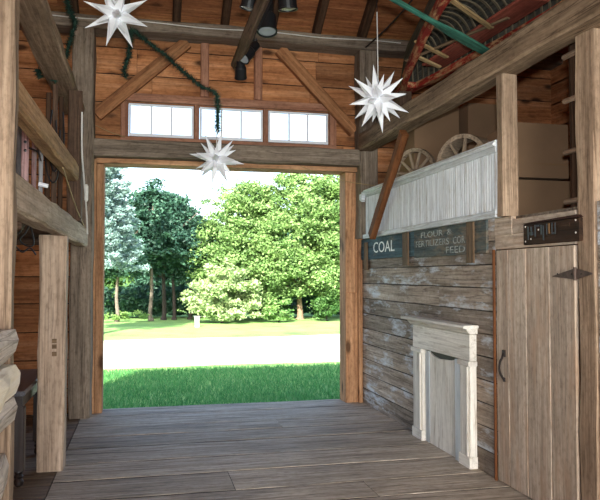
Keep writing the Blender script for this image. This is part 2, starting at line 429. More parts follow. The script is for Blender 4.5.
# lower wing beyond the left-hand wall
m = MB(); m.box((-9, 2.0, -.5), (-3.3, 8.3, 3.35)); m.prism([(-9.1, 1.8, 3.3), (-9.1, 8.6, 3.3), (-9.1, 5.2, 4.6)], (5.8, 0, 0)); m.build('wall_wing', 'pine', kind='structure')
# plank partition on the right
m = MB(); sh = MB(); z = 0
for i in range(11):
    h = .187; c = [4.885, 8.285]
    if i % 3 == 1: c = [4.885, R.uniform(5.6, 7.4), 8.285]
    for p, q in zip(c, c[1:]):
        m.box((XR, p + .002, z + .005), (XR + .0075, q - .002, z + h - .005), ch=.002, jit=.0016)
    sh.box((XR + .008, 4.885, z), (XR + .05, 8.285, z + h), ch=.0005)
    z += h
m.build('wall_partition', 'clap', kind='structure'); sh.build('wall_partition_sheathing', 'grime', kind='structure')
m = MB()
m.box((XR, 3.86, 1.80), (XR + .03, 4.88, 1.91)); m.box((XR, 3.86, 1.912), (XR + .03, 4.62, 2.02)); m.box((XR - .004, 4.63, 1.905), (XR + .05, 4.88, 2.045), jit=.001)
m.build('wall_partition_header', 'door', kind='structure')
m = MB(); z = 0
for i in range(11): m.box((XR, YR + .05, z + .002), (XR + .03, 3.64, z + .185), ch=.006); z += .187
m.build('wall_partition_rear', 'clap', kind='structure')
m = MB(); m.bar((XR - .012, 4.885, .0), (XR - .012, 4.885, 1.80), .03, .02, up=(1, 0, 0)); m.build('trim_3', 'brown', kind='structure')
board_wall('wall_light_block', 'pine', 'y', 3.40, XR + .16, XE, 2.05, 6.4, 1)  # board wall added out of view to keep rear light off the loft
# doorway casings
m = MB(); m.box((DX0 - .085, YB - .04, 0), (DX0 - .0, YB + .2, 2.90)); m.box((DX0 - .125, YB - .07, 0), (DX0 - .087, YB + .02, 2.955)); m.build('trim_1', 'newpine', kind='structure')
m = MB(); m.box((DX1, YB - .06, 0), (DX1 + .015, YB + .2, 2.9)); m.box((DX1 + .003, YB - .062, 1.38), (DX1 + .16, YB - .02, 2.90)); m.box((DX1 + .003, YB - .06, 0.0), (DX1 + .16, YB - .02, 1.375)); m.box((DX1 + .162, YB - .10, 0), (DX1 + .215, YB - .02, 2.95)); m.build('trim_2', 'newpine', kind='structure')
m = MB(); m.box((DX0 - .085, YB - .12, 2.905), (DX1 + .16, YB + .2, 2.96), jit=.001); m.build('trim_4', 'newpine', kind='structure')
# window surround and three windows
m = MB(); y0, y1 = YB - .05, YB - .001
m.box((-.27, y0 - .02, 3.665), (2.38, y1, 3.76)); m.box((-.27, y0, 3.172), (2.38, y1, 3.245))
for a, b in ((-.27, -.19), (.595, .65), (1.447, 1.50), (2.29, 2.38)): m.box((a, y0, 3.246), (b, y1, 3.664))
m.build('trim_5', 'frame', kind='structure')
for i, (a, b) in enumerate(WINS):
    w = thing('window_%d' % (i + 1), ((a + b) / 2, YB, WZ0), None, None); tag(w, kind='structure')
    m = MB(); y0, y1 = YB - .018, YB + .012; f = .026
    m.box((a, y0, WZ0), (b, y1, WZ0 + f + .01)); m.box((a, y0, WZ1 - f), (b, y1, WZ1))
    m.box((a, y0, WZ0 + f + .01), (a + f, y1, WZ1 - f)); m.box((b - f, y0, WZ0 + f + .01), (b, y1, WZ1 - f))
    m.build('window_frame', 'whitepaint', w)
    for k in (1, 2):
        x = a + f + (b - a - 2 * f) * k / 3; MB().box((x - .011, y0 + .006, WZ0 + f), (x + .011, y1 - .006, WZ1 - f), ch=.001).build('muntin', 'whitepaint', w)
    MB().box((a + .01, YB - .003, WZ0 + .01), (b - .01, YB + .001, WZ1 - .01), ch=.0005).build('pane', 'glass', w)

# ================================================================== TIMBER FRAME
def timber(name, mat, p0, p1, w, h, label, cat, up=(0, 0, 1), ch=.015, jit=.004, group=None, taper=1.0):
    m = MB(); m.bar(p0, p1, w, h, up, ch, jit, .3, taper=taper)
    return m.build(name, mat, None, label, cat, group, 'thing')
Y1 = (0, 1, 0)
timber('timber_beam', 'grey', (-.555, YB - .135, 3.065), (2.615, YB - .135, 3.065), .26, .205, 'grey weathered header beam spanning right above the big open doorway', 'beam')
timber('timber_beam', 'grey', (XL + .04, YB - .16, 4.50), (XE - .04, YB - .16, 4.50), .3, .15, 'long grey plate beam under the rafters, high above the three windows', 'beam')
timber('timber_post', 'grey', (-.68, 8.11, 0), (-.68, 8.11, 4.42), .24, .24, 'grey corner post at the left of the open doorway', 'post', Y1)
timber('timber_post', 'grey', (2.74, 8.155, 2.055), (2.74, 8.155, 4.42), .235, .23, 'grey corner post right of the doorway, behind the lower end of the brown brace', 'post', Y1)
pst = timber('timber_post', 'tanfar', (-.725, 6.0, 0), (-.725, 6.0, 1.93), .215, .2, 'pale square post standing on the floor and carrying the left rail', 'post', Y1, ch=.02)
for v in (341, 346.5, 354):
    q = at(54.3, v, y=5.892); MB().box((q.x - .018, 5.890, q.z - .018), (q.x + .018, 5.90, q.z + .018), ch=.002).build('peg_end', 'batten', pst)
timber('timber_post', 'tan', (-.755, 3.555, 0), (-.755, 3.555, 5.2), .28, .13, 'tall pale post at the left edge, nearest to the camera', 'post', Y1, ch=.02)
timber('timber_post', 'darkpost', (-.66, 6.98, 2.125), (-.66, 6.98, 3.402), .13, .15, 'dark brown post standing on the left rail under the girder', 'post', Y1)
timber('timber_beam', 'tanfar', (-.682, 3.625, 2.02), (-.665, 7.985, 2.02), .12, .20, 'pale horizontal rail running from the near left post to the doorway corner', 'beam')
timber('timber_beam', 'tan2', (-.678, 3.625, 2.535), (-.665, 6.85, 2.585), .11, .155, 'golden brown plank rail with a sawn end, above the pale left rail', 'beam', jit=.003)
timber('timber_beam', 'tan', (-.775, 2.2, 3.455), (-.775, 7.985, 3.455), .235, .10, 'thick brown girder overhead on the left, crossing above the golden rail', 'beam')
timber('timber_beam', 'girder', (2.70, 1.2, 3.25), (2.70, 8.015, 3.25), .2, .215, 'heavy hewn beam on the right below the red boat', 'beam')
timber('timber_post', 'tan', (2.725, 4.708, 2.048), (2.725, 4.708, 3.14), .13, .095, 'slim upright post between the white panel and the cardboard boxes', 'post', Y1, ch=.008, jit=.0025)
timber('timber_post', 'tan', (2.83, 3.755, 0), (2.83, 3.755, 3.14), .24, .19, 'thick rough post at the right edge beside the plank door', 'post', Y1)
timber('diagonal_brace', 'brown', at(372, 236, x=2.6), at(404, 133, x=2.6), .075, .12, 'reddish brown diagonal brace leaning before the left end of the white panel', 'brace', up=(0, 1, 0), jit=.002)
timber('diagonal_brace', 'pinebrace', (-.545, YB - .06, 3.47), (.50, YB - .06, 4.415), .09, .145, 'diagonal brace on the boards left of the windows', 'brace', up=(-1, 0, 1), jit=.001, ch=.006)
timber('diagonal_brace', 'pinebrace', (2.61, YB - .06, 3.42), (1.64, YB - .06, 4.415), .09, .145, 'diagonal brace on the boards right of the windows', 'brace', up=(1, 0, 1), jit=.001, ch=.006)
for x, w in ((.715, 'left'), (1.375, 'right')):
    timber('wall_stud', 'frame', (x, YB - .04, 3.765), (x, YB - .04, 4.42), .1, .07, 'brown upright stud above the gap %s of the middle window' % w, 'stud', Y1, jit=.001)
ords = ['first', 'second', 'third', 'fourth', 'fifth', 'sixth', 'seventh', 'eighth']
for i, x in enumerate((-1.40, -.81, -.22, .37, .955, 1.54, 2.12, 2.72)):
    zz = lambda yy: EAVE + .025 + SLOPE * (YB - yy)
    timber('rafter', 'dark', (x, YB - .02, zz(YB - .02)), (x, RIDGE + .05, zz(RIDGE + .05)), .095, .15, 'dark rafter under the roof boards, %s of the rafters from the left' % ords[i], 'rafter', jit=.002, group='rafters under the roof boards')
# wooden lighting pole with spotlights
pole = timber('light_pole', 'darkpost', (.875, 2.4, 3.76), (.912, 6.9, 3.76), .10, .11, 'wooden pole hung overhead carrying black spotlights', 'pole', jit=.003, ch=.04)
m = MB()
for y in (2.9, 4.4): m.tube([(.93, y, 3.82), (.93, y, EAVE + .1 + SLOPE * (YB - y) if y > RIDGE else 8.3)], .008)
m.build('hanger', 'iron', pole)
def spot(p, aim, s, label):
    p = V(p); ax = (V(aim)).normalized()
    t = thing('spotlight', p, label, 'spotlight', 'black spotlights on the overhead pole')
    m = MB(); m.lathe(p, [(.028 * s, -.16 * s), (.05 * s, -.155 * s), (.052 * s, -.05 * s), (.068 * s, -.03 * s), (.07 * s, .09 * s), (.066 * s, .095 * s), (.06 * s, .06 * s), (.0, .02 * s)], ax, 20); m.build('housing', 'black', t, smooth=False)
    m = MB(); m.lathe(p, [(.068 * s, .085 * s), (.075 * s, .088 * s), (.075 * s, .1 * s), (.066 * s, .1 * s), (.068 * s, .085 * s)], ax, 20); m.build('bezel', 'black', t)
    m = MB(); m.lathe(p, [(.0, .06 * s), (.03 * s, .065 * s), (.060 * s, .085 * s), (.062 * s, .093 * s), (.04 * s, .096 * s), (0, .092 * s)], ax, 20); m.build('lamp_face', 'lamp', t)
    return t
for (px, py, x, aim, s, lab) in (
        (240.5, 70, .935, (.1, .6, -.75), .85, 'smallest black spotlight at the lower end of the pole'),
        (248, 53, .99, (-.6, -.35, -.75), .95, 'black spotlight turned left, second from the low end of the pole'),
        (267, 20, 1.08, (-.03, -.22, -1), 1.25, 'large black spotlight aimed straight down, right of the pole'),
        (251, -3, .84, (-.2, .2, -1), 1.0, 'black spotlight left of the pole at the top of the photo'),
        (287, -4, 1.22, (.1, .15, -1), 1.2, 'black spotlight at the top of the photo, farthest right of the pole')):
    q = at(px, py, x=x)
    t = spot(q, aim, s, lab)
    qx = q - V(aim).normalized() * (.15 * s)
    m = MB(); m.tube(smooth_path([qx, qx + V((0, 0, .05)), V((.91 + (.05 if x > .93 else -.05), qx.y + .05, 3.745))], 5), .012); m.build('bracket', 'black', t)

# ================================================================== WHITE STARS AND GARLANDS
def star(p, Rr, rot, label, cord_top, seed):
    rr = random.Random(seed); p = V(p)
    t = thing('moravian_star', p, label, 'star', 'white hanging stars')
    Q = Matrix.Rotation(rot[2], 3, 'Z') @ Matrix.Rotation(rot[1], 3, 'Y') @ Matrix.Rotation(rot[0], 3, 'X')
    c = Rr * .27
    m = MB(); m.lathe(p, [(c * math.sin(math.pi * i / 8), -c * math.cos(math.pi * i / 8)) for i in range(9)], n=12); m.build('core', 'star', t)
    for i in (-1, 0, 1):
        for j in (-1, 0, 1):
            for k in (-1, 0, 1):
                if not (i or j or k): continue
                d = (Q @ V((i, j, k)).normalized()).normalized(); ns = 3 if abs(i) + abs(j) + abs(k) == 3 else 4
                a = d.cross(V((.3, .2, .9))).normalized(); b = d.cross(a)
                br = Rr * (.165 if ns == 4 else .145); ln = Rr * (1.0 if ns == 4 else .82) * rr.uniform(.94, 1.04)
                ph = rr.uniform(0, 6)
                vs = [p + d * c * .9 + (a * math.cos(ph + 2 * math.pi * q / ns) + b * math.sin(ph + 2 * math.pi * q / ns)) * br for q in range(ns)] + [p + d * ln]
                MB().add(vs, [(q, (q + 1) % ns, ns) for q in range(ns)] + [tuple(range(ns - 1, -1, -1))]).build('point', 'star', t)
    if cord_top is not None:
        m = MB(); q = V(cord_top); m.tube([p + V((0, 0, c * .8)), p + V((0, 0, Rr * .9)), q], .006, 6); m.build('hanging_cord', 'cordwhite', t)
    return t
s1 = at(116, 14, y=6.35); s2 = at(378, 99, y=6.3); s3 = at(216.5, 159, y=7.75)
star(s1, .315, (.35, .25, .2), 'white many-pointed star at the upper left, in front of the garland end', s1 + V((0, 0, 2.0)), 1)
star(s2, .335, (.2, .5, .35), 'white many-pointed star on a white cord near the right beam', at(377, 12, y=6.3), 2)
star(s3, .315, (.15, .1, .62), 'white many-pointed star hanging in the doorway top below the green garland', at(217.5, 130, y=7.72), 3)
k = at(377, 12, y=6.3); m = MB(); m.tube(smooth_path([k, k + V((.0, 0, .35)), k + V((.02, .02, EAVE + SLOPE * (YB - 6.3) - k.z + .1))], 4), .004, 6); m.build('hanging_wire', 'cordblack', None, 'thin dark wire from the roof holding the right star cord', 'wire')
def garland(paths, label, r=.065, dens=1100):
    m = MB(); rr = random.Random(len(label))
    for path in paths:
        pts = smooth_path(path, 10); m.tube(pts, .008, 5)
        for a, b in zip(pts, pts[1:]):
            d = (b - a)
            for _ in range(max(2, int(d.length * dens))):
                o = a + d * rr.random(); e = V((rr.gauss(0, 1), rr.gauss(0, 1), rr.gauss(0, 1))).normalized()
                e = (e - d.normalized() * e.dot(d.normalized()) * .5).normalized() * r * rr.uniform(.7, 1.15); w = d.normalized().cross(e).normalized() * .011
                m.add([o - w, o + w, o + e], [(0, 1, 2)], rnd=rr.random())
    return m.build('garland', 'garland', None, label, 'garland', 'green tinsel garlands')
gy = 7.85
G = lambda u, v, y=gy: at(u, v, y=y)
garland([[G(133, 30), G(150, 44), G(165, 55), G(177, 66), G(190, 77), G(202, 87), G(213, 91), G(217, 97), G(218, 110), G(217.5, 122), G(218, 132)]], 'green garland swagged from the left star down to the middle window', dens=1200)
garland([[G(131, 30), G(130, 45), G(128, 58), G(124, 70), G(126, 78)]], 'short green garland hanging straight down under the upper left star')
garland([[at(66, -6, y=7.7), at(70, 12, y=7.7), at(75, 22, y=7.7), at(72, 35, y=7.7), at(68, 48, y=7.7), at(66, 58, y=7.7)]], 'dark green garland hanging left of the upper left star', r=.06)
garland([[V((-.80, 6.6, 3.40)), at(38, 70, y=6.6), at(40, 77, y=6.6), at(47, 72, y=6.6)]], 'bit of green garland showing between near left post and girder', r=.05)

# ================================================================== RIGHT WALL: SIGN, PANEL, MANTEL, DOOR
def text_mesh(txt, org, h, wid, mat, name, parent, label=None, ex=.0012):
    cu = bpy.data.curves.new('tmp', 'FONT'); cu.body = txt; cu.size = 1; cu.extrude = .5; cu.resolution_u = 3
    o = bpy.data.objects.new('tmp', cu); COL.objects.link(o)
    me = bpy.data.meshes.new_from_object(o.evaluated_get(bpy.context.evaluated_depsgraph_get()))
    m = MB(); s = h / .70
    x0 = min(v.co.x for v in me.vertices); xs = wid / ((max(v.co.x for v in me.vertices) - x0) * s)
    vs = [V((org[0] - v.co.z * ex * 2, org[1] - (v.co.x - x0) * s * xs, org[2] + v.co.y * s)) for v in me.vertices]
    m.add(vs, [tuple(p.vertices) for p in me.polygons])
    bpy.data.objects.remove(o); bpy.data.curves.remove(cu); bpy.data.meshes.remove(me)
    return m.build(name, mat, parent, label)
SX = XR - .022
sg = thing('painted_sign', (SX, 7.6, 1.78), 'blue board painted COAL under the left end of the white panel', 'sign')
ys = at(414, 240, x=SX).y
MB().box((SX, ys, 1.79), (XR - .001, 8.27, 2.045)).build('board', 'signblue', sg)
a = at(373.5, 255, x=SX); b = at(394.5, 250, x=SX)
text_mesh('COAL', (SX - .0005, a.y, 1.865), .125, a.y - b.y, 'letters', 'lettering', sg, 'worn white letters COAL')
sg2 = thing('painted_sign', (SX, 5.9, 1.78), 'long dark weathered sign with faded words FLOUR and FEED', 'sign')
MB().box((SX, at(486, 230, x=SX).y, 1.775), (XR - .001, ys - .004, 2.045)).build('board', 'signdark', sg2)
def txt(s, u0, u1, z, h, nm):
    a, b = at(u0, 240, x=SX).y, at(u1, 240, x=SX).y
    text_mesh(s, (SX - .0005, a, z), h, a - b, 'lettersfaded', nm, sg2, ('faded word ' + s) if len(s) > 1 else 'faded ampersand')
for wd, u0, u1, z, h in (('FLOUR', 421, 443, 1.965, .055), ('&', 447, 452, 1.965, .055), ('FERTILIZERS', 416, 449, 1.878, .06), ('COR', 453, 465, 1.878, .062), ('FEED', 446, 465, 1.797, .06)): txt(wd, u0, u1, z, h, 'lettering')
for u0, u1, z0, z1, lab in ((403, 408.5, 1.70, 2.045, 'brown batten covering the joint between COAL and the darker sign'), (364.5, 367.5, 1.66, 2.0, 'thin brown batten at the left end of the COAL sign'), (467, 474, 1.70, 2.045, 'weathered batten near the right end of the dark sign')):
    a, b = at(u0, 240, x=SX - .01).y, at(u1, 240, x=SX - .01).y
    m = MB(); m.box((SX - .02, b, z0), (SX - .0015, a, z1), jit=.001); m.build('batten', 'batten', None, lab, 'batten', 'battens on the sign')
# white beadboard panel
PX = 2.655
pn = thing('beadboard_panel', (PX, 6.4, 2.05), 'long white beadboard panel with peeling paint along the loft edge', 'panel')
m = MB(); n = 0; y = 4.79
while y < 7.97:
    m.bar((PX + .03, y + .02, 2.09), (PX + .03, y + .02, 2.58), .041, .028, up=(1, 0, 0), ch=.0125, rnd=R.random()); y += .0425
m.box((PX + .043, 4.78, 2.09), (PX + .06, 8.015, 2.58)); m.build('bead_panel', 'whiteboard', pn)
m = MB(); m.box((PX - .005, 4.77, 2.047), (PX + .055, 8.025, 2.10)); m.build('base_rail', 'whiteboard', pn)
m = MB(); m.box((PX + .0, 4.77, 2.555), (PX + .06, 8.02, 2.60)); m.box((PX - .02, 4.77, 2.60), (PX + .07, 8.03, 2.632), ch=.01); m.box((PX + .0, 4.77, 2.633), (PX + .075, 8.02, 2.65)); m.build('cap_rail', 'whiteboard', pn)
m = MB()
m.prism([(PX - .045, 7.93, 2.60), (PX - .045, 8.03, 2.595), (PX - .045, 8.03, 2.53), (PX - .045, 7.95, 2.5)], (.044, 0, 0)); m.build('end_bracket', 'whiteboard', pn)
# fireplace surround
mt = thing('fireplace_mantel', (2.65, 5.75, 0), 'old white painted fireplace surround standing against the plank wall', 'mantel')
MX = 2.645; y0, y1 = 5.205, 6.42
m = MB(); m.box((2.57, 5.165, 1.155), (XR - .002, 6.56, 1.183), ch=.006); m.build('shelf', 'mantel', mt)
m = MB(); m.prism([(2.60, 5.185, 1.154), (XR - .002, 5.185, 1.154), (XR - .002, 5.185, 1.11), (2.635, 5.185, 1.11), (2.625, 5.185, 1.125), (2.61, 5.185, 1.14)], (0, 1.29, 0), grain=1); m.build('bed_moulding', 'mantel', mt)
m = MB(); m.box((MX, y0, .885), (XR - .002, y1, 1.104)); m.build('frieze', 'mantel', mt)
for ya, yb in ((y0, y0 + .185), (y1 - .225, y1)):
    m = MB(); m.box((MX, ya, .10), (XR - .002, yb, .84), grain=2); m.build('pilaster', 'mantel', mt)
    m = MB(); m.box((MX - .018, ya - .012, .842), (XR - .002, yb + .012, .883)); m.build('capital', 'mantel', mt)
    m = MB(); m.box((MX - .012, ya - .006, .001), (XR - .002, yb + .006, .098)); m.build('plinth', 'mantel', mt)
    m = MB(); m.bar((MX - .008, ya + .03, .102), (MX - .008, ya + .03, .838), .035, .02, up=(1, 0, 0)); m.build('pilaster_strip', 'mantel', mt)
m = MB(); m.box((XR - .012, y0 + .187, .002), (XR - .003, y1 - .227, .88)); m.build('hollow_shade', 'iron', mt, 'dark board standing in for the shade behind the cover board')  # thin dark board over the wall planks, painted as the opening's shade
m = MB(); m.box((MX + .008, y0 + .187, .002), (XR - .013, y0 + .30, .87), grain=2); m.build('side_board', 'mantelblue', mt)
m = MB(); m.box((MX + .03, y1 - .33, .002), (XR - .013, y1 - .227, .87), grain=2); m.build('side_board', 'mantelblue', mt)
m = MB(); c0, c1 = y0 + .302, y1 - .332
m.prism([(MX + .035, c0, .002), (MX + .035, c1, .002), (MX + .035, c1, .858), (MX + .035, c1 - .08, .835), (MX + .035, c1 - .2, .822), (MX + .035, c0 + .12, .838), (MX + .035, c0, .866)], (.02, 0, 0), grain=2); m.build('cover_board', 'mantel', mt)
# plank door with iron handle and strap hinge
dr = thing('door_1', (XR, 4.37, 0), None, None); tag(dr, kind='structure')
m = MB(); dy = [4.868, 4.53, 4.235, 4.04, 3.865]
us = [497, 527, 550.5, 575]; ys_ = [at(u, 300, x=XR).y for u in us]; ys_[0] = 4.868; ys_[-1] = 3.862
bounds = [ys_[0], (ys_[0] + ys_[1]) / 2 + .03, ys_[1], ys_[2], ys_[3]]
for a, b in zip(bounds, bounds[1:]): m.box((XR - .006, b + .003, .012), (XR + .024, a - .003, 1.792), ch=.006, jit=.001)
m.box((XR + .026, 3.87, .2), (XR + .05, 4.86, .34)); m.box((XR + .026, 3.87, 1.45), (XR + .05, 4.86, 1.6)); m.build('door_leaf', 'door', dr)
hp = [at(503, 354, x=XR - .02), at(502, 358, x=XR - .045), at(500, 362, x=XR - .055), at(499.3, 369, x=XR - .055), at(500.5, 374, x=XR - .045), at(503.5, 379, x=XR - .018)]
m = MB(); m.tube(smooth_path(hp, 5), .009, 8); q = hp[0]; m.box((XR - .02, q.y - .02, q.z - .02), (XR - .007, q.y + .02, q.z + .03), ch=.008); q = hp[-1]; m.box((XR - .02, q.y - .013, q.z - .02), (XR - .007, q.y + .013, q.z + .01), ch=.006); m.build('door_handle', 'iron', dr)
hz = 1.6; a = at(553, 275, x=XR - .01); c = at(575, 275, x=XR - .01)
m = MB(); m.prism([(XR - .014, a.y, 1.588), (XR - .014, a.y + .0, 1.594), (XR - .014, c.y, 1.642), (XR - .014, c.y, 1.572)], (.007, 0, 0))
m.tube([(XR - .016, c.y - .008, 1.565), (XR - .016, c.y - .008, 1.65)], .011, 10)
m.prism([(XR - .014, c.y - .016, 1.642), (XR - .014, c.y - .016, 1.572), (XR - .014, c.y - .17, 1.605), (XR - .014, c.y - .17, 1.613)], (.007, 0, 0)); m.build('strap_hinge', 'hingeiron', dr)
m = MB()
for yy in (a.y - .06, c.y + .03, c.y - .07): m.lathe((XR - .014, yy, 1.606), [(.006, 0), (.006, .003), (0, .004)], (-1, 0, 0), 8)
m.build('hinge_screw', 'iron', dr)
# dark plaque over the door
pa, pb = at(523.5, 230, x=XR - .03), at(579, 230, x=XR - .03)
pl = thing('carved_plaque', (XR - .02, (pa.y + pb.y) / 2, 1.82), 'dark wooden plaque with worn raised characters and bolts above the plank door', 'plaque')
m = MB(); m.box((XR - .03, pb.y, 1.815), (XR - .001, pa.y, 1.965), ch=.006); m.build('board', 'plaque', pl)
m = MB(); m.prism([(XR - .036, pb.y - .01, 1.967), (XR - .036, pa.y, 1.967), (XR - .036, pa.y - .01, 1.972), (XR - .036, pb.y + .02, 1.985)], (.034, 0, 0), grain=1); m.build('top_strip', 'plaquered', pl)
L = pa.y - pb.y
def rel(f0, f1, z0, z1, mat, nm):
    m = MB(); m.box((XR - .036, pa.y - L * f1, z0), (XR - .030, pa.y - L * f0, z1), ch=.002); m.build(nm, mat, pl)
for f0, f1, z0, z1 in ((.09, .115, 1.85, 1.945), (.135, .2, 1.88, 1.905), (.15, .18, 1.908, 1.94), (.23, .255, 1.87, 1.95), (.27, .33, 1.935, 1.95), (.345, .37, 1.88, 1.945), (.385, .41, 1.84, 1.94)): rel(f0, f1, z0, z1, 'plaqueblack', 'worn_relief')
for f0, f1, z0, z1, mm in ((.45, .47, 1.875, 1.95, 'plaqueblack'), (.485, .515, 1.88, 1.95, 'plaquegold'), (.545, .565, 1.875, 1.95, 'plaqueblack'), (.565, .60, 1.875, 1.888, 'plaqueblack'), (.60, .62, 1.875, 1.95, 'plaqueblack'), (.66, .86, 1.915, 1.935, 'plaque')): rel(f0, f1, z0, z1, mm, 'raised_character')
for f, z in ((.04, 1.945), (.04, 1.84), (.95, 1.95), (.95, 1.87), (.15, 1.855), (.3, 1.915)):
    m = MB(); m.lathe((XR - .0302, pa.y - L * f, z), [(.007, 0), (.006, .003), (.003, .005), (0, .0055)], (-1, 0, 0), 10); m.build('bolt', 'stone', pl)

# ================================================================== LOFT: WHEELS, CARTONS, LADDER
def wheel(c, r, depth, ns, ax, label, spin=0.0):
    c = V(c); ax = V(ax).normalized(); sd = V((0, 0, 1)).cross(ax)
    t = thing('wagon_wheel', c - V((0, 0, r)), label, 'wheel', 'old spoked wheels')
    m = MB(); m.lathe(c, [(r * .86, 0), (r, 0), (r, depth), (r * .86, depth), (r * .86, 0)], ax, 40); m.build('rim', 'wheel', t)
    m = MB(); m.lathe(c, [(r * .08, -.05), (r * .14, -.045), (r * .2, 0), (r * .2, .06), (r * .14, .1), (0, .1)], ax, 18); m.build('hub', 'wheel', t)
    for i in range(ns):
        a = spin + 2 * math.pi * i / ns; d = sd * math.cos(a) + V((0, 0, math.sin(a)))
        m = MB(); m.bar(c + ax * .03 + d * r * .17, c + ax * .03 + d * r * .9, .035, .035, up=ax, ch=.008, taper=.8); m.build('spoke', 'wheel', t)
    return t
c1 = at(413, 174, x=2.93); c2 = at(461, 164, x=2.91)
wheel(c1, .29, .06, 11, (.86, .50, 0), 'spoked wooden wheel behind the white panel, beside the brown brace', .16)
wheel(c2, .285, .22, 9, (.86, .50, 0), 'deep-rimmed wooden wheel behind the white panel, before the tall cartons', .30)
m = MB()
for yy, zz in ((c1.y, c1.z - .29), (c2.y, c2.z - .285)): m.box((2.77, yy - .3, 2.047), (3.0, yy + .3, zz - .002))
m.build('floor_loft_step', 'aisle', kind='structure')
def carton(lo, hi, label, seam=None):
    lo, hi = V(lo), V(hi); t = thing('cardboard_box', ((lo.x + hi.x) / 2, (lo.y + hi.y) / 2, lo.z), label, 'box', 'cartons stored in the loft')
    m = MB(); m.box(lo, hi, ch=.006); m.build('body', 'card', t)
    ym = (lo.y + hi.y) / 2
    for a, b in ((lo.y, ym - .002), (ym + .002, hi.y)):
        m = MB(); m.box((lo.x + .003, a + .003, hi.z - .001), (hi.x - .003, b - .003, hi.z + .004), ch=.001); m.build('flap', 'card', t)
    m = MB(); m.box((lo.x + .004, ym - .03, hi.z + .0042), (hi.x - .004, ym + .03, hi.z + .005), ch=.0002)
    m.box(((lo.x + hi.x) / 2 - .1, lo.y - .0012, lo.z + (hi.z - lo.z) * .25), (hi.x - .004, lo.y - .0002, lo.z + (hi.z - lo.z) * .265), ch=.0001); m.build('tape', 'tape', t)
LZ = 2.047
carton((3.17, 5.3, LZ), (3.70, 5.85, 2.425), 'lower of two stacked cardboard boxes seen right of the slim post')
carton((3.17, 5.31, 2.452), (3.67, 5.85, 2.93), 'upper of two stacked cardboard boxes right of the slim post')
carton((3.02, 7.25, LZ), (3.58, 7.8, 3.55), 'tall cardboard box behind the wheels, left of the narrow dark gap')
carton((3.67, 7.2, LZ), (4.20, 7.75, 3.6), 'tall cardboard box behind the wheels, touching the slim post in view')
ld = thing('wooden_ladder', (2.95, 3.98, 2.05), 'ladder whose rung ends poke out beside the right-hand rough post', 'ladder')
m = MB(); m.bar((2.99, 3.80, 2.05), (2.99, 3.80, 3.9), .04, .07, up=(1, 0, 0)); m.build('side_rail', 'darkpost', ld)
m = MB(); m.bar((2.99, 4.26, 2.05), (2.99, 4.26, 3.9), .04, .05, up=(1, 0, 0)); m.build('side_rail', 'dark', ld)
for v in (53, 98, 150, 200):
    q = at(570, v, x=2.92); m = MB(); m.tube([(2.955, 3.78, q.z + .0), (2.925, 4.27, q.z - .008)], .02, 8); m.build('rung', 'tan', ld)

# ================================================================== BOAT AND OAR OVERHEAD
bt = thing('rowing_boat', (2.65, 5.0, 3.6), 'old red-trimmed boat stored upside down overhead at the upper right', 'boat')
SH = 3.60
def axis_x(y): return 2.76 - .075 * (7.0 - y)
BW = [(7.0, .015), (6.7, .085), (6.39, .165), (5.93, .255), (5.5, .33), (5.18, .39), (4.59, .475), (4.1, .515), (3.6, .53), (3.0, .52), (2.5, .48)]
def half(y):
    for (a, b), (c, d) in zip(BW, BW[1:]):
        if c <= y <= a: return b + (d - b) * (a - y) / (a - c)
    return BW[-1][1]
def hullpt(y, s, off=0.0):
    """s from -1 (left gunwale) over the keel to 1 (right gunwale)"""
    h = half(y) - off; dep = .42 * min(1, (7.06 - y) / .55) ** .5 - off
    a = s * math.pi / 2
    x = math.copysign(abs(math.sin(a)) ** .75, a) * h; z = (abs(math.cos(a)) ** .8) * dep
    return V((axis_x(y) + x, y, SH + z))
m = MB(); st = [7.0 - .1 * i for i in range(46)]; NS = 20
for k in range(NS):      # planked skin, strake by strake
    s0, s1 = -1 + 2 * k / NS, -1 + 2 * (k + 1) / NS - .006; vs, fs, gs = [], [], []
    for i, y in enumerate(st):
        for s, o in ((s0, 0), (s1, 0), (s1, .012), (s0, .012)):
            vs.append(hullpt(y, s, o)); gs.append((y, s * .5, o))
    for i in range(len(st) - 1):
        for j in range(4):
            q = (j + 1) % 4; fs.append((i * 4 + j, i * 4 + q, i * 4 + 4 + q, i * 4 + 4 + j))
    m.add(vs, fs, gs)
m.build('hull', 'boathull', bt)
m = MB(); m.prism([hullpt(2.5, -1 + 2 * i / 16, .0) for i in range(17)], (0, .025, 0)); m.build('transom', 'boatred', bt)
for sg_ in (-1, 1):
    vs, fs, gs = [], [], []
    for i, y in enumerate(st):
        p = hullpt(y, sg_); w = .052
        for dx, dz in ((0.01, -.035), (-w, -.035), (-w, .03), (0.01, .03)):
            vs.append(p + V((sg_ * dx, 0, dz))); gs.append((y, dx, dz))
    for i in range(len(st) - 1):
        for j in range(4):
            q = (j + 1) % 4; fs.append((i * 4 + j, i * 4 + q, i * 4 + 4 + q, i * 4 + 4 + j))
    fs += [(3, 2, 1, 0), tuple(len(vs) - 4 + i for i in range(4))]
    MB().add(vs, fs, gs).build('gunwale', 'boatred', bt)
m = MB(); m.prism([(axis_x(7.0) - .05, 7.03, SH - .035), (axis_x(7.0) + .05, 7.03, SH - .035), (axis_x(6.62) + .10, 6.62, SH - .035), (axis_x(6.62) - .10, 6.62, SH - .035)], (0, 0, .06), grain=1); m.build('breasthook', 'boatred', bt)
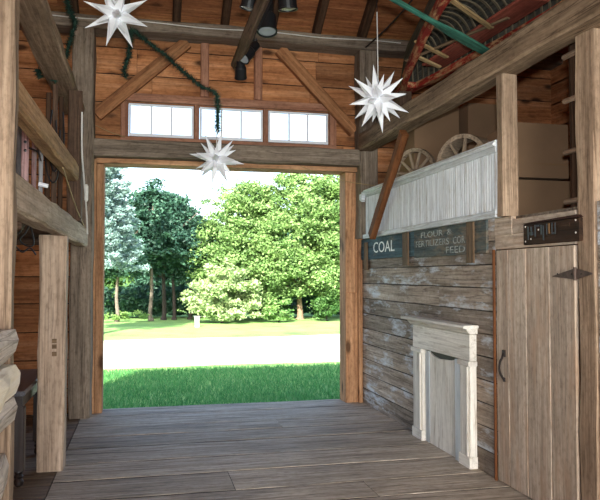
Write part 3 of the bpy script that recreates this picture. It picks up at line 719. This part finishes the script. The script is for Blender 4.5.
for i in range(40):
    y = 6.75 - .098 * i; m = MB(); vs, fs, gs = [], [], []
    for j in range(17):
        s = -1 + 2 * j / 16
        for dy, o in ((-.012, .012), (.012, .012), (.012, .024), (-.012, .024)):
            vs.append(hullpt(y, s, o) + V((0, dy, 0))); gs.append((s * .6, dy, o))
    for j in range(16):
        for k in range(4):
            q = (k + 1) % 4; fs.append((j * 4 + k, j * 4 + q, j * 4 + 4 + q, j * 4 + 4 + k))
    fs += [(3, 2, 1, 0), tuple(len(vs) - 4 + q for q in range(4))]
    m.add(vs, fs, gs).build('rib', 'boatrib', bt)
m = MB(); m.bar((2.75, 6.12, SH + .05), (2.82, 4.45, SH + .05), .24, .025); m.build('centre_plank', 'thwart', bt)
for a, b in (((2.30, 5.46), (2.74, 5.80)), ((2.46, 5.84), (2.80, 6.09)), ((2.05, 4.45), (2.77, 5.02))):
    m = MB(); m.bar((a[0], a[1], SH + .03), (b[0], b[1], SH + .03), .05, .022); m.build('cross_slat', 'tanstick', bt)
m = MB(); m.bar((2.42, 6.0, SH + .035), (2.80, 4.80, SH + .035), .04, .02); m.build('long_slat', 'batten', bt)
m = MB(); m.bar((2.2, 3.0, SH + .02), (2.95, 3.0, SH + .02), .2, .025); m.build('thwart', 'thwart', bt)
m = MB(); m.box((axis_x(6.85) - .1, 6.76, 3.36), (axis_x(6.85) + .04, 6.9, SH - .037)); m.build('chock', 'darkpost', bt, 'dark block under the bow on the beam')
m = MB()
for y in (3.9, 2.9):
    for s in (-1, 1):
        p = hullpt(y, s) + V((s * .06, 0, -.04)); m.tube([p, p + V((-s * .1, 0, 3.0))], .01, 6)
    a, b = hullpt(y, -1) + V((-.06, 0, -.04)), hullpt(y, 1) + V((.06, 0, -.04)); m.tube([a, b], .01, 6)
m.build('sling_rope', 'cordtan', bt)
oar = thing('green_oar', (2.2, 4.8, 3.45), 'green painted oar slanting across beneath the red-trimmed boat', 'oar')
p0 = at(495, 57, z=3.385); p1 = at(393, -1, z=3.52); d = (p1 - p0).normalized()
m = MB(); L = (p1 - p0).length
side = d.cross(V((0, 0, 1))).normalized(); n = V((0, 0, 1))
prof = [(0.0, .045), (.05, .055), (.3, .062), (.55, .06), (.70, .045), (.82, .028), (.95, .02), (1.3, .02), (2.2, .02)]
vs, fs, gs = [], [], []
for t, w in prof:
    hgt = .010 if t < .6 else .010 + .01 * min(1, (t - .6) / .3)
    for k in range(8):
        a = 2 * math.pi * k / 8; vs.append(p0 + d * t + side * math.cos(a) * w + n * math.sin(a) * hgt); gs.append((t, math.cos(a) * w, math.sin(a) * hgt))
for i in range(len(prof) - 1):
    for j in range(8):
        q = (j + 1) % 8; fs.append((i * 8 + j, i * 8 + q, i * 8 + 8 + q, i * 8 + 8 + j))
fs += [tuple(range(7, -1, -1)), tuple(len(vs) - 8 + j for j in range(8))]
half_i = 5
m.add(vs[:half_i * 8 + 8], [f for f in fs[:half_i * 8]] + [fs[-2]], gs[:half_i * 8 + 8]); m.build('blade', 'greenoar', oar)
m = MB(); o = 5 * 8
m.add(vs[o:], [tuple(i - o for i in f) for f in fs[o:-2]] + [tuple(i - o for i in fs[-1])], gs[o:]); m.build('shaft', 'greenoar', oar)

# ================================================================== LEFT SIDE
# split rails stacked in front of the near post, running back past the camera
def rail(xc, z0, z1, w, mat, label, name='split_rail', nose=.05):
    m = MB(); zc = (z0 + z1) / 2; h = z1 - z0
    poly = [(-w / 2, z0 + .02), (-w / 2 + .03, z0), (w / 2 - nose, z0), (w / 2 - nose * .25, z0 + h * .35), (w / 2, z0 + h * .72), (w / 2 - .015, z1 - .01), (w / 2 - .04, z1), (-w / 2, z1)]
    n = 9; vs, fs, gs = [], [], []
    for i in range(n + 1):
        y = 3.475 - 1.9 * i / n; j = R.gauss(0, .006)
        for x, z in poly:
            vs.append((xc + x + j + R.gauss(0, .004), y, z + R.gauss(0, .004))); gs.append((y, x, z))
    k = len(poly)
    for i in range(n):
        for q in range(k): fs.append((i * k + q, i * k + (q + 1) % k, i * k + k + (q + 1) % k, i * k + k + q))
    fs += [tuple(range(k - 1, -1, -1)), tuple(n * k + q for q in range(k))]
    m.add(vs, fs, gs); return m.build(name, mat, None, label, 'rail', 'rails against the near left post')
rail(-.68, 1.185, 1.345, .22, 'slab', 'grey split rail with chamfered end, topmost against the near left post')
rail(-.70, 1.035, 1.18, .28, 'cream', 'pale cream plank end, brightest of the rails at the near left post', 'plank_rail', .02)
rail(-.69, .86, 1.03, .22, 'slab', 'grey split rail directly under the cream plank end', nose=.07)
rail(-.70, .55, .76, .19, 'slab', 'lowest grey split rail at the bottom left corner')
# dark table in the aisle
tb = thing('dark_table', (-1.3, 6.05, 0), 'dark table with turned legs in the left aisle behind the pale post', 'table')
m = MB(); m.box((-1.75, 5.42, .70), (-.845, 6.68, .735), ch=.01); m.build('table_top', 'tabletop', tb)
m = MB(); m.box((-1.70, 5.50, .60), (-1.68, 6.60, .698)); m.box((-.895, 5.50, .60), (-.875, 6.60, .698)); m.box((-1.68, 5.50, .60), (-.895, 5.52, .698)); m.box((-1.68, 6.58, .60), (-.895, 6.60, .698)); m.build('apron', 'tablewood', tb)
for x in (-1.66, -.905):
    for y in (5.56, 6.53):
        m = MB(); m.box((x - .04, y - .04, .12), (x + .04, y + .04, .598))
        m.lathe((x, y, 0), [(.022, 0), (.034, .015), (.036, .04), (.024, .058), (.036, .075), (.024, .092), (.034, .11), (.03, .121)], n=14); m.build('leg', 'tablewood', tb)
# shelf with upright boards on the left
m = MB(); m.box((-2.2, 4.4, 1.945), (-.725, 6.85, 1.985)); m.box((-2.98, 4.45, 1.88), (-.73, 4.53, 1.943)); m.box((-2.98, 6.7, 1.88), (-.73, 6.78, 1.943)); m.build('storage_shelf', 'darkpost', None, 'dark overhead shelf behind the pale left rail', 'shelf')
def upright(u0, u1, vtop, y, mat, label, bolts=False, lean=.0, vbot=None):
    a, b = at(u0, 150, y=y), at(u1, 150, y=y); zt = at(u0, vtop, y=y).z
    t = thing('old_plank', ((a.x + b.x) / 2, y, 1.99), label, 'plank', 'old boards upright on the left shelf')
    m = MB(); m.bar(((a.x + b.x) / 2, y, 1.987), ((a.x + b.x) / 2 + lean, y + .02, zt), b.x - a.x, .025, up=(0, 1, 0), jit=.001); m.build('board', mat, t)
    if bolts:
        for v in (142, 150.5):
            q = at((u0 + u1) / 2 + .3, v, y=y - .013); m = MB(); m.lathe(q, [(.011, 0), (.011, .006), (0, .008)], (0, -1, 0), 10); m.build('bolt', 'black', t)
    return t
upright(15.5, 21, 108, 5.6, 'greyplank', 'bluish grey old board next to the near left post')
upright(21.5, 28.5, 104, 5.3, 'pinkpaint', 'pinkish old board with two dark bolts on the left shelf', True)
upright(31.5, 36.5, 118, 5.6, 'pinkpaint', 'faded pink narrow board between the bolted board and a grey one')
upright(38.5, 43, 128, 5.35, 'greyplank', 'pale grey narrow board, farthest right of the boards on the left shelf')
upright(45, 50.5, 92, 6.2, 'dark', 'dark weathered board standing behind the looped black cable')
upright(51.5, 57, 84, 6.35, 'darkpost', 'dark brown board second behind the looped black cable')
upright(58, 63, 96, 6.5, 'dark', 'dark board next to the brown post, behind the golden rail')
q0 = at(28, 156, y=5.27); m = MB(); m.tube(smooth_path([at(29, 148, y=5.27), at(34, 150, y=5.27), at(38, 152, y=5.27), at(40, 157, y=5.27)], 4), .008, 6); m.tube([at(37, 145, y=5.27), at(41, 161, y=5.27)], .006, 6); m.build('iron_hook', 'iron', None, 'small dark iron hook lying across the upright boards', 'hook')
q = at(43, 184, y=5.3); m = MB(); m.bar(q + V((-.03, 0, 0)), q + V((.035, 0, -.015)), .03, .03, ch=.01); m.build('white_block', 'whitepaint', None, 'small white block at the foot of the upright boards', 'block')
# cables
def cable(pts, r, mat, label, cat='cable', name='cable_loop', k=8):
    m = MB()
    for p in pts: m.tube(smooth_path(p, k), r, 6)
    return m.build(name, mat, None, label, cat)
C = lambda y: (lambda u, v: at(u, v, y=y))
c = C(6.2); cable([[c(46, 120), c(45, 150), c(47, 172), c(52, 182), c(57, 178), c(59, 160), c(60, 130)], [c(52, 110), c(49, 140), c(52, 168), c(57, 165), c(56, 120)], [c(63, 112), c(64, 140), c(61, 160)]], .008, 'cordblack', 'black cable hanging in loops under the girder on the left')
c = C(6.8); cable([[at(82, 112, x=-.585), at(82, 150, x=-.585), at(84, 180, x=-.585), at(86.5, 212, x=-.585), at(87.5, 234, x=-.585)]], .009, 'cordwhite', 'white cable hanging down beside the doorway corner post', 'cable', 'power_cable')
q = at(86.3, 193, x=-.575); m = MB(); m.tube([q + V((0, 0, .09)), q + V((0, 0, .07)), q - V((0, 0, .07)), q - V((0, 0, .09))], [.01, .02, .02, .01], 10); m.build('electric_plug', 'cordwhite', None, 'white plug at the lower part of the hanging white cable', 'plug')
cable([[at(63, 168, x=-.60), at(70, 190, x=-.60), at(77, 210, x=-.60), at(85, 228, x=-.60)]], .006, 'cordtan', 'thin tan string slanting down to the pale left rail', 'string', 'tan_string')
c = C(5.0); cable([[c(12, 236), c(20, 232), c(25, 224), c(30, 222), c(26, 232), c(20, 240), c(28, 246), c(34, 242), c(27, 216), c(20, 213)], [c(14, 244), c(22, 252), c(30, 248), c(36, 255)]], .006, 'cordblack', 'tangle of dark wire below the overhead shelf on the left', 'wire', 'wire_tangle')
q = at(15.5, 213, y=4.6); m = MB(); m.prism([at(12, 209, y=4.6), at(20.5, 217, y=4.6), at(18.5, 219, y=4.6), at(12, 214, y=4.6)], (0, .2, 0)); m.build('white_card', 'whitepaint', None, 'small white wedge poking out beneath the pale left rail', 'card')
cable([[at(300, 166, y=8.0), at(318, 173, y=8.0), at(345, 181, y=7.98), at(376, 186, y=7.95)]], .004, 'cordtan', 'thin wire sagging across the upper right doorway corner', 'wire', 'thin_wire')
cable([[at(95, 125, y=8.05), at(110, 132, y=8.1), at(125, 137, y=8.2)]], .004, 'cordtan', 'thin pale string left of the first window', 'string', 'thin_string')
cable([[V((x, YB - .316, 4.535 - .02 * math.sin(x * 2.2) ** 2)) for x in [-1.4 + .35 * i for i in range(14)]]], .006, 'cordwhite', 'pale cable stapled along the front of the plate beam', 'cable', 'plate_cable', 3)
cable([[at(366, 47, y=7.9), at(385, 30, y=7.3), at(402, 12, y=6.7), at(412, 0, y=6.3)]], .010, 'cordblack', 'dark rod slanting up from the plate beam behind the right star cord', 'rod', 'dark_rod')

# ================================================================== OUTDOORS
GZ = -.5
def quads(P, A, B, rnd, name, mat, parent, org):
    """many small leaf blades as one mesh: centre P, half-axes A and B"""
    n = len(P); v = np.empty((n, 4, 3), np.float32)
    v[:, 0] = P - A; v[:, 1] = P - B * .9; v[:, 2] = P + A; v[:, 3] = P + B * .9
    me = bpy.data.meshes.new(name); me.vertices.add(n * 4); me.vertices.foreach_set('co', (v.reshape(-1, 3) - np.array(org, np.float32)).ravel())
    me.loops.add(n * 4); me.loops.foreach_set('vertex_index', np.arange(n * 4, dtype=np.int32))
    me.polygons.add(n); me.polygons.foreach_set('loop_start', np.arange(0, n * 4, 4, dtype=np.int32)); me.polygons.foreach_set('loop_total', np.full(n, 4, np.int32))
    a = me.attributes.new('rnd', 'FLOAT', 'POINT'); a.data.foreach_set('value', np.repeat(rnd.astype(np.float32), 4))
    me.update(calc_edges=True); me.validate(); me.materials.append(M[mat])
    o = bpy.data.objects.new(name, me); COL.objects.link(o)
    if parent is not None: o.parent = parent
    return o
def unit(n):
    d = NR.normal(size=(n, 3)); return d / np.linalg.norm(d, axis=1, keepdims=True)
def crown(t, blobs, nleaf, ls, mat, clump=.28, spray=90, name='crown'):
    org = wl(t); P = []; rn = []
    vol = np.array([b[3] * b[4] * b[5] for b in blobs]) ** (2 / 3); vol /= vol.sum()
    for b, w in zip(blobs, vol):
        k = int(nleaf * w); nc = max(6, k // spray)
        d = unit(nc); r = NR.uniform(.55, 1.02, (nc, 1)); cc = d * r * np.array(b[3:6]) + np.array(b[0:3]) + np.array(org)
        idx = NR.integers(0, nc, k); q = NR.normal(size=(k, 3)) * clump * np.array([1, 1, .55]) * NR.uniform(.4, 1, (k, 1))
        P.append(cc[idx] + q); rn.append(np.clip(NR.normal(.5, .22, nc)[idx] + NR.normal(0, .12, k), 0, 1))
    P = np.concatenate(P); rn = np.concatenate(rn); k = len(P)
    keep = P[:, 2] > GZ + .12; P = P[keep]; rn = rn[keep]; k = len(P)
    A = unit(k); A[:, 2] *= .6; A /= np.linalg.norm(A, axis=1, keepdims=True); s = NR.uniform(.7, 1.25, (k, 1)) * ls; B = np.cross(A, unit(k)); B /= np.linalg.norm(B, axis=1, keepdims=True) + 1e-6
    return quads(P, A * s, B * s * .55, rn, name, mat, t, org)
def trunk(t, h, r, mat, lean=(0, 0), branches=5, name='trunk'):
    b = wl(t); m = MB(); rr = random.Random(int(b.x * 100))
    path = [b + V((lean[0] * k * k * h, lean[1] * k * k * h, k * h)) + V((rr.gauss(0, .03), rr.gauss(0, .03), 0)) * (k > 0) for k in (0, .08, .25, .5, .75, 1)]
    m.tube(smooth_path(path, 4), [r * (1.35 if i < 2 else 1) * (1 - .6 * i / 20) for i in range(21)], 10)
    o = m.build(name, mat, t)
    for i in range(branches):
        k = rr.uniform(.4, .9); p = b + V((lean[0] * k * k * h, lean[1] * k * k * h, k * h)); a = rr.uniform(0, 6.28); L = h * rr.uniform(.25, .4)
        m = MB(); m.tube([p, p + V((math.cos(a) * L * .5, math.sin(a) * L * .5, L * .35)), p + V((math.cos(a) * L, math.sin(a) * L, L * .8))], [r * .4, r * .3, r * .12], 6); m.build('branch', mat, t)
    return o
def g(u, dist_v): return at(u, dist_v, z=GZ)
def tree(u, v, blobs, n, ls, mat, th, tr, bark, label, group='trees beyond the lawn', name='leafy_tree', cat='tree', lean=(0, 0), clump=.28, nb=5):
    t = thing(name, g(u, v), label, cat, group)
    if th: trunk(t, th, tr, bark, lean, nb)
    crown(t, blobs, n, ls, mat, clump); return t
# bright maples
tree(300, 319.5, [(0, 0, 4.2, 2.6, 2.1, 2.7), (-1.3, -.3, 3.2, 1.6, 1.6, 2.1), (1.5, 0, 3.2, 1.8, 1.6, 2.3), (.4, -.4, 2.0, 2.7, 1.7, 1.1), (-.3, 0, 6.0, 1.5, 1.2, 1.1), (2.0, .5, 5.2, 1.8, 1.5, 1.7)], 52000, .085, 'maple', 2.6, .17, 'barktan', 'large bright green maple filling the right half of the doorway view')
tree(238, 319.5, [(0, .3, 3.9, 2.1, 1.8, 2.5), (-1.0, 0, 3.0, 1.4, 1.5, 1.9), (.7, 0, 5.6, 1.2, 1.1, 1.0), (.2, -.3, 2.0, 1.9, 1.6, 1.5)], 44000, .085, 'maple', 2.4, .16, 'barkdark', 'bright green maple in the middle of the doorway view')
tree(345, 318, [(0, 0, 4.4, 2.2, 2, 2.9), (-.8, -.5, 2.4, 1.6, 1.5, 1.5)], 34000, .085, 'maple2', 2.2, .15, 'barkdark', 'deep green leafy tree half hidden by the right door casing')
# pale shrub and small bushes
tree(222, 323, [(0, 0, 1.3, 1.5, 1.1, .9), (-.7, -.2, 1.1, .9, .9, .8), (.8, -.1, 1.3, 1.0, .9, .9), (.3, 0, 2.0, 1.1, .8, .7), (.2, -.3, .5, 1.4, .8, .45)], 17000, .075, 'pale', 1.3, .07, 'barkdark', 'pale variegated shrub below the middle maple', None, 'pale_shrub', 'shrub', clump=.16, nb=3)
tree(279, 322.5, [(0, 0, .55, .75, .6, .6), (-.35, 0, .4, .5, .5, .4)], 2200, .075, 'maple2', .5, .04, 'barkdark', 'low rounded bush at the foot of the large right maple', None, 'low_bush', 'bush', clump=.12, nb=3)
tree(327, 321, [(0, 0, .6, .9, .7, .65)], 2400, .08, 'midleaf', .5, .04, 'barkdark', 'low green bush near the right edge of the doorway view', None, 'low_bush', 'bush', clump=.13, nb=3)
# blue spruce at the left
sp = thing('blue_spruce', g(97, 334), 'blue-green spruce with drooping boughs at the left edge of the doorway', 'tree', 'trees beyond the lawn')
trunk(sp, 8.8, .16, 'bark', branches=0)
P, rn, Dn = [], [], []
o = np.array(wl(sp))
for i in range(190):
    z = 2.6 + 6.0 * (i / 190) ** .95; Rmax = 1.75 * (1 - (z - 2.0) / 7.2) + .12; a = i * 2.39996 + NR.normal(0, .2); L = Rmax * NR.uniform(.8, 1.12)
    k = int(60 + 150 * L); tt = NR.uniform(.12, 1, k) ** .7
    c = np.stack([np.cos(a) * L * tt, np.sin(a) * L * tt, z - .28 * L * tt + .16 * L * tt ** 3], 1)
    sd = np.stack([-np.sin(a) * np.ones(k), np.cos(a) * np.ones(k), np.zeros(k)], 1)
    c += sd * NR.normal(0, .16, (k, 1)) * (1.15 - tt[:, None]) * L + NR.normal(0, .05, (k, 3)); P.append(c + o)
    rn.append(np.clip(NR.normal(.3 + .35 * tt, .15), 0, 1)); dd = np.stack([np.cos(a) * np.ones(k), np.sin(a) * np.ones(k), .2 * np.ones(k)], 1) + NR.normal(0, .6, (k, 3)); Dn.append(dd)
P = np.concatenate(P); rn = np.concatenate(rn); Dn = np.concatenate(Dn); Dn /= np.linalg.norm(Dn, axis=1, keepdims=True); k = len(P)
B = np.cross(Dn, unit(k)); B /= np.linalg.norm(B, axis=1, keepdims=True) + 1e-6
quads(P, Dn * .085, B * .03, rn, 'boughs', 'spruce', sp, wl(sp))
# dark trees with bare lower trunks
for (u, v, h, cw, mat, bark, tr, ln, lab) in (
        (117, 322, 5.3, 1.3, 'darkleaf', 'bark', .10, (0.0, 0), 'dark tree with pale grey trunk under the spruce boughs'),
        (151, 321, 6.6, 1.4, 'darkleaf', 'bark', .11, (.01, 0), 'dark tree with light straight trunk, second from the left'),
        (163.5, 320, 6.3, 1.3, 'darkleaf', 'barkdark', .12, (-.01, 0), 'dark tree with black trunk next to the leaning trunk'),
        (174, 320, 5.9, 1.2, 'darkleaf', 'barkdark', .10, (-.05, 0), 'dark tree whose slim trunk leans to the left'),
        (190, 319.5, 5.0, .95, 'darkleaf', 'barkdark', .11, (0, 0), 'dark tree with sturdy trunk beside the middle maple')):
    tree(u, v, [(0, 0, h * .70, cw, cw, h * .29), (.3 * cw, -.2, h * .55, cw * .85, cw * .9, h * .17), (-.5 * cw, .1, h * .52, cw * .8, cw * .8, h * .15)], 17000, .10, mat, h * .8, tr, bark, lab, lean=ln, clump=.24)
# woods behind
for i, (u, d, h, w, mat) in enumerate(((60, 47, 6.6, 2.5, 'darkleaf'), (86, 45, 6.0, 2.3, 'midleaf'), (112, 44, 5.2, 2.2, 'midleaf'), (140, 47, 6.4, 2.4, 'darkleaf'), (165, 43, 5.4, 2.2, 'darkleaf'), (192, 50, 6.3, 2.0, 'midleaf'), (215, 46, 6.0, 2.3, 'darkleaf'), (258, 45, 6.4, 2.6, 'midleaf'), (300, 46, 6.2, 2.6, 'darkleaf'), (335, 45, 6.6, 2.6, 'midleaf'))):
    p = at(u, 300, y=d); t = thing('woodland_tree', (p.x, p.y, GZ), 'darker tree in the woods behind the front row of trees', 'tree', 'woodland behind the front trees')
    trunk(t, h * .6, .16, 'barkdark', branches=3); crown(t, [(0, 0, h * .55, w, w * .8, h * .45), (0, 0, h * .2, w * 1.1, w * .7, h * .2)], 11000, .17, mat, .35)
for (u, v, w_, h_, mat_, lab) in (
        (112, 318, 1.3, .75, 'darkleaf', 'dark undergrowth bush behind the first tree trunk under the spruce'), (140, 317.5, 1.4, .8, 'darkleaf', 'dark undergrowth bush behind the second dark tree trunk'),
        (168, 317.5, 1.3, .8, 'darkleaf', 'dark undergrowth bush between the black and leaning trunks'), (200, 317, 1.2, .7, 'midleaf', 'green bush behind the white marker post'),
        (256, 318, 1.5, .75, 'midleaf', 'shaded bush under the gap between the two bright maples'), (305, 317, 1.6, .8, 'darkleaf', 'dark bush behind the tan maple trunk'), (338, 316.5, 1.5, .9, 'darkleaf', 'dark bush beside the right door casing')):
    t = thing('low_bush', g(u, v), lab, 'bush', 'bushes at the edge of the woods'); crown(t, [(0, 0, h_, w_, .7, h_), (w_ * .5, .2, h_ * .7, w_ * .7, .6, h_ * .7)], 5200, .10, mat_, .16, name='foliage')
t = thing('low_bush', g(133, 322), 'low sunlit bush in front of the dark tree trunks', 'bush'); crown(t, [(0, 0, .22, 1.0, .3, .22), (-.9, 0, .2, .6, .3, .22)], 1600, .06, 'maple2', .1, name='foliage')
m = MB(); q = g(197, 327); m.bar(q, q + V((0, 0, .40)), .19, .16, up=(0, 1, 0), ch=.02); m.bar(q + V((0, 0, .40)), q + V((0, 0, .44)), .24, .2, up=(0, 1, 0), ch=.015); m.build('stone_marker', 'stone', None, 'small white stone marker post on the far lawn', 'marker')
# grass blades on the near lawn
n = 50000; X = NR.uniform(-3.5, 6.5, n); Y = 8.9 + 6.4 * NR.random(n) ** 1.2; h = NR.uniform(.025, .06, n)
P = np.stack([X, Y, np.full(n, GZ)], 1); A = np.stack([NR.normal(0, .02, n), NR.normal(0, .02, n), h], 1); B = np.stack([NR.choice([-1, 1], n) * .005, NR.normal(0, .004, n), np.zeros(n)], 1)
go = quads(P + A, A, B, NR.random(n), 'grass', 'grassblade', None, (0, 0, 0)); tag(go, 'short green grass on the shaded lawn outside the doorway', 'grass', None, 'stuff')

# ================================================================== LIGHT
w = bpy.data.worlds.new('world'); SC.world = w; w.use_nodes = True
nt = w.node_tree; bg = nt.nodes['Background']; sky = nt.nodes.new('ShaderNodeTexSky'); sky.sky_type = 'NISHITA'
sky.sun_disc = False; sky.sun_elevation = rad(35); sky.sun_rotation = rad(180 + 24); sky.air_density = 1.0; sky.dust_density = 2.5; sky.ozone_density = 1.0
nt.links.new(sky.outputs[0], bg.inputs[0]); bg.inputs[1].default_value = .28
su = bpy.data.lights.new('sun', 'SUN'); su.energy = 7.0; su.angle = rad(.6); su.color = (1, .95, .86)
so = bpy.data.objects.new('sun', su); COL.objects.link(so)
dv = V((math.cos(rad(35)) * math.sin(rad(24)), math.cos(rad(35)) * math.cos(rad(24)), -math.sin(rad(35))))
so.rotation_euler = dv.to_track_quat('-Z', 'Y').to_euler(); so.location = (0, -20, 20)
al = bpy.data.lights.new('rear_doorway_fill', 'AREA'); al.shape = 'RECTANGLE'; al.size = 3.3; al.size_y = 3.0; al.energy = 190; al.color = (.95, .97, 1)  # added area lamp in the unseen rear opening, fills the interior
ao = bpy.data.objects.new('rear_doorway_fill', al); COL.objects.link(ao); ao.location = (1.0, -3.0, 1.65); ao.rotation_euler = (math.pi / 2, 0, 0)
fl = bpy.data.lights.new('camera_flash', 'SPOT'); fl.energy = 300; fl.shadow_soft_size = .05; fl.spot_size = rad(66); fl.spot_blend = 1.0; fl.color = (.95, .98, 1)
fo = bpy.data.objects.new('camera_flash', fl); COL.objects.link(fo); fo.location = (.0, -.05, 1.78); fo.rotation_euler = (rad(97), 0, -rad(15))
vs_ = SC.view_settings; vs_.view_transform = 'Standard'; vs_.look = 'None'; vs_.gamma = 1; vs_.use_curve_mapping = False; vs_.exposure = 1.4
SC.cycles.max_bounces = 8; SC.cycles.diffuse_bounces = 4; SC.cycles.transparent_max_bounces = 12; SC.cycles.caustics_reflective = False; SC.cycles.caustics_refractive = False
SC.cycles.use_denoising = True
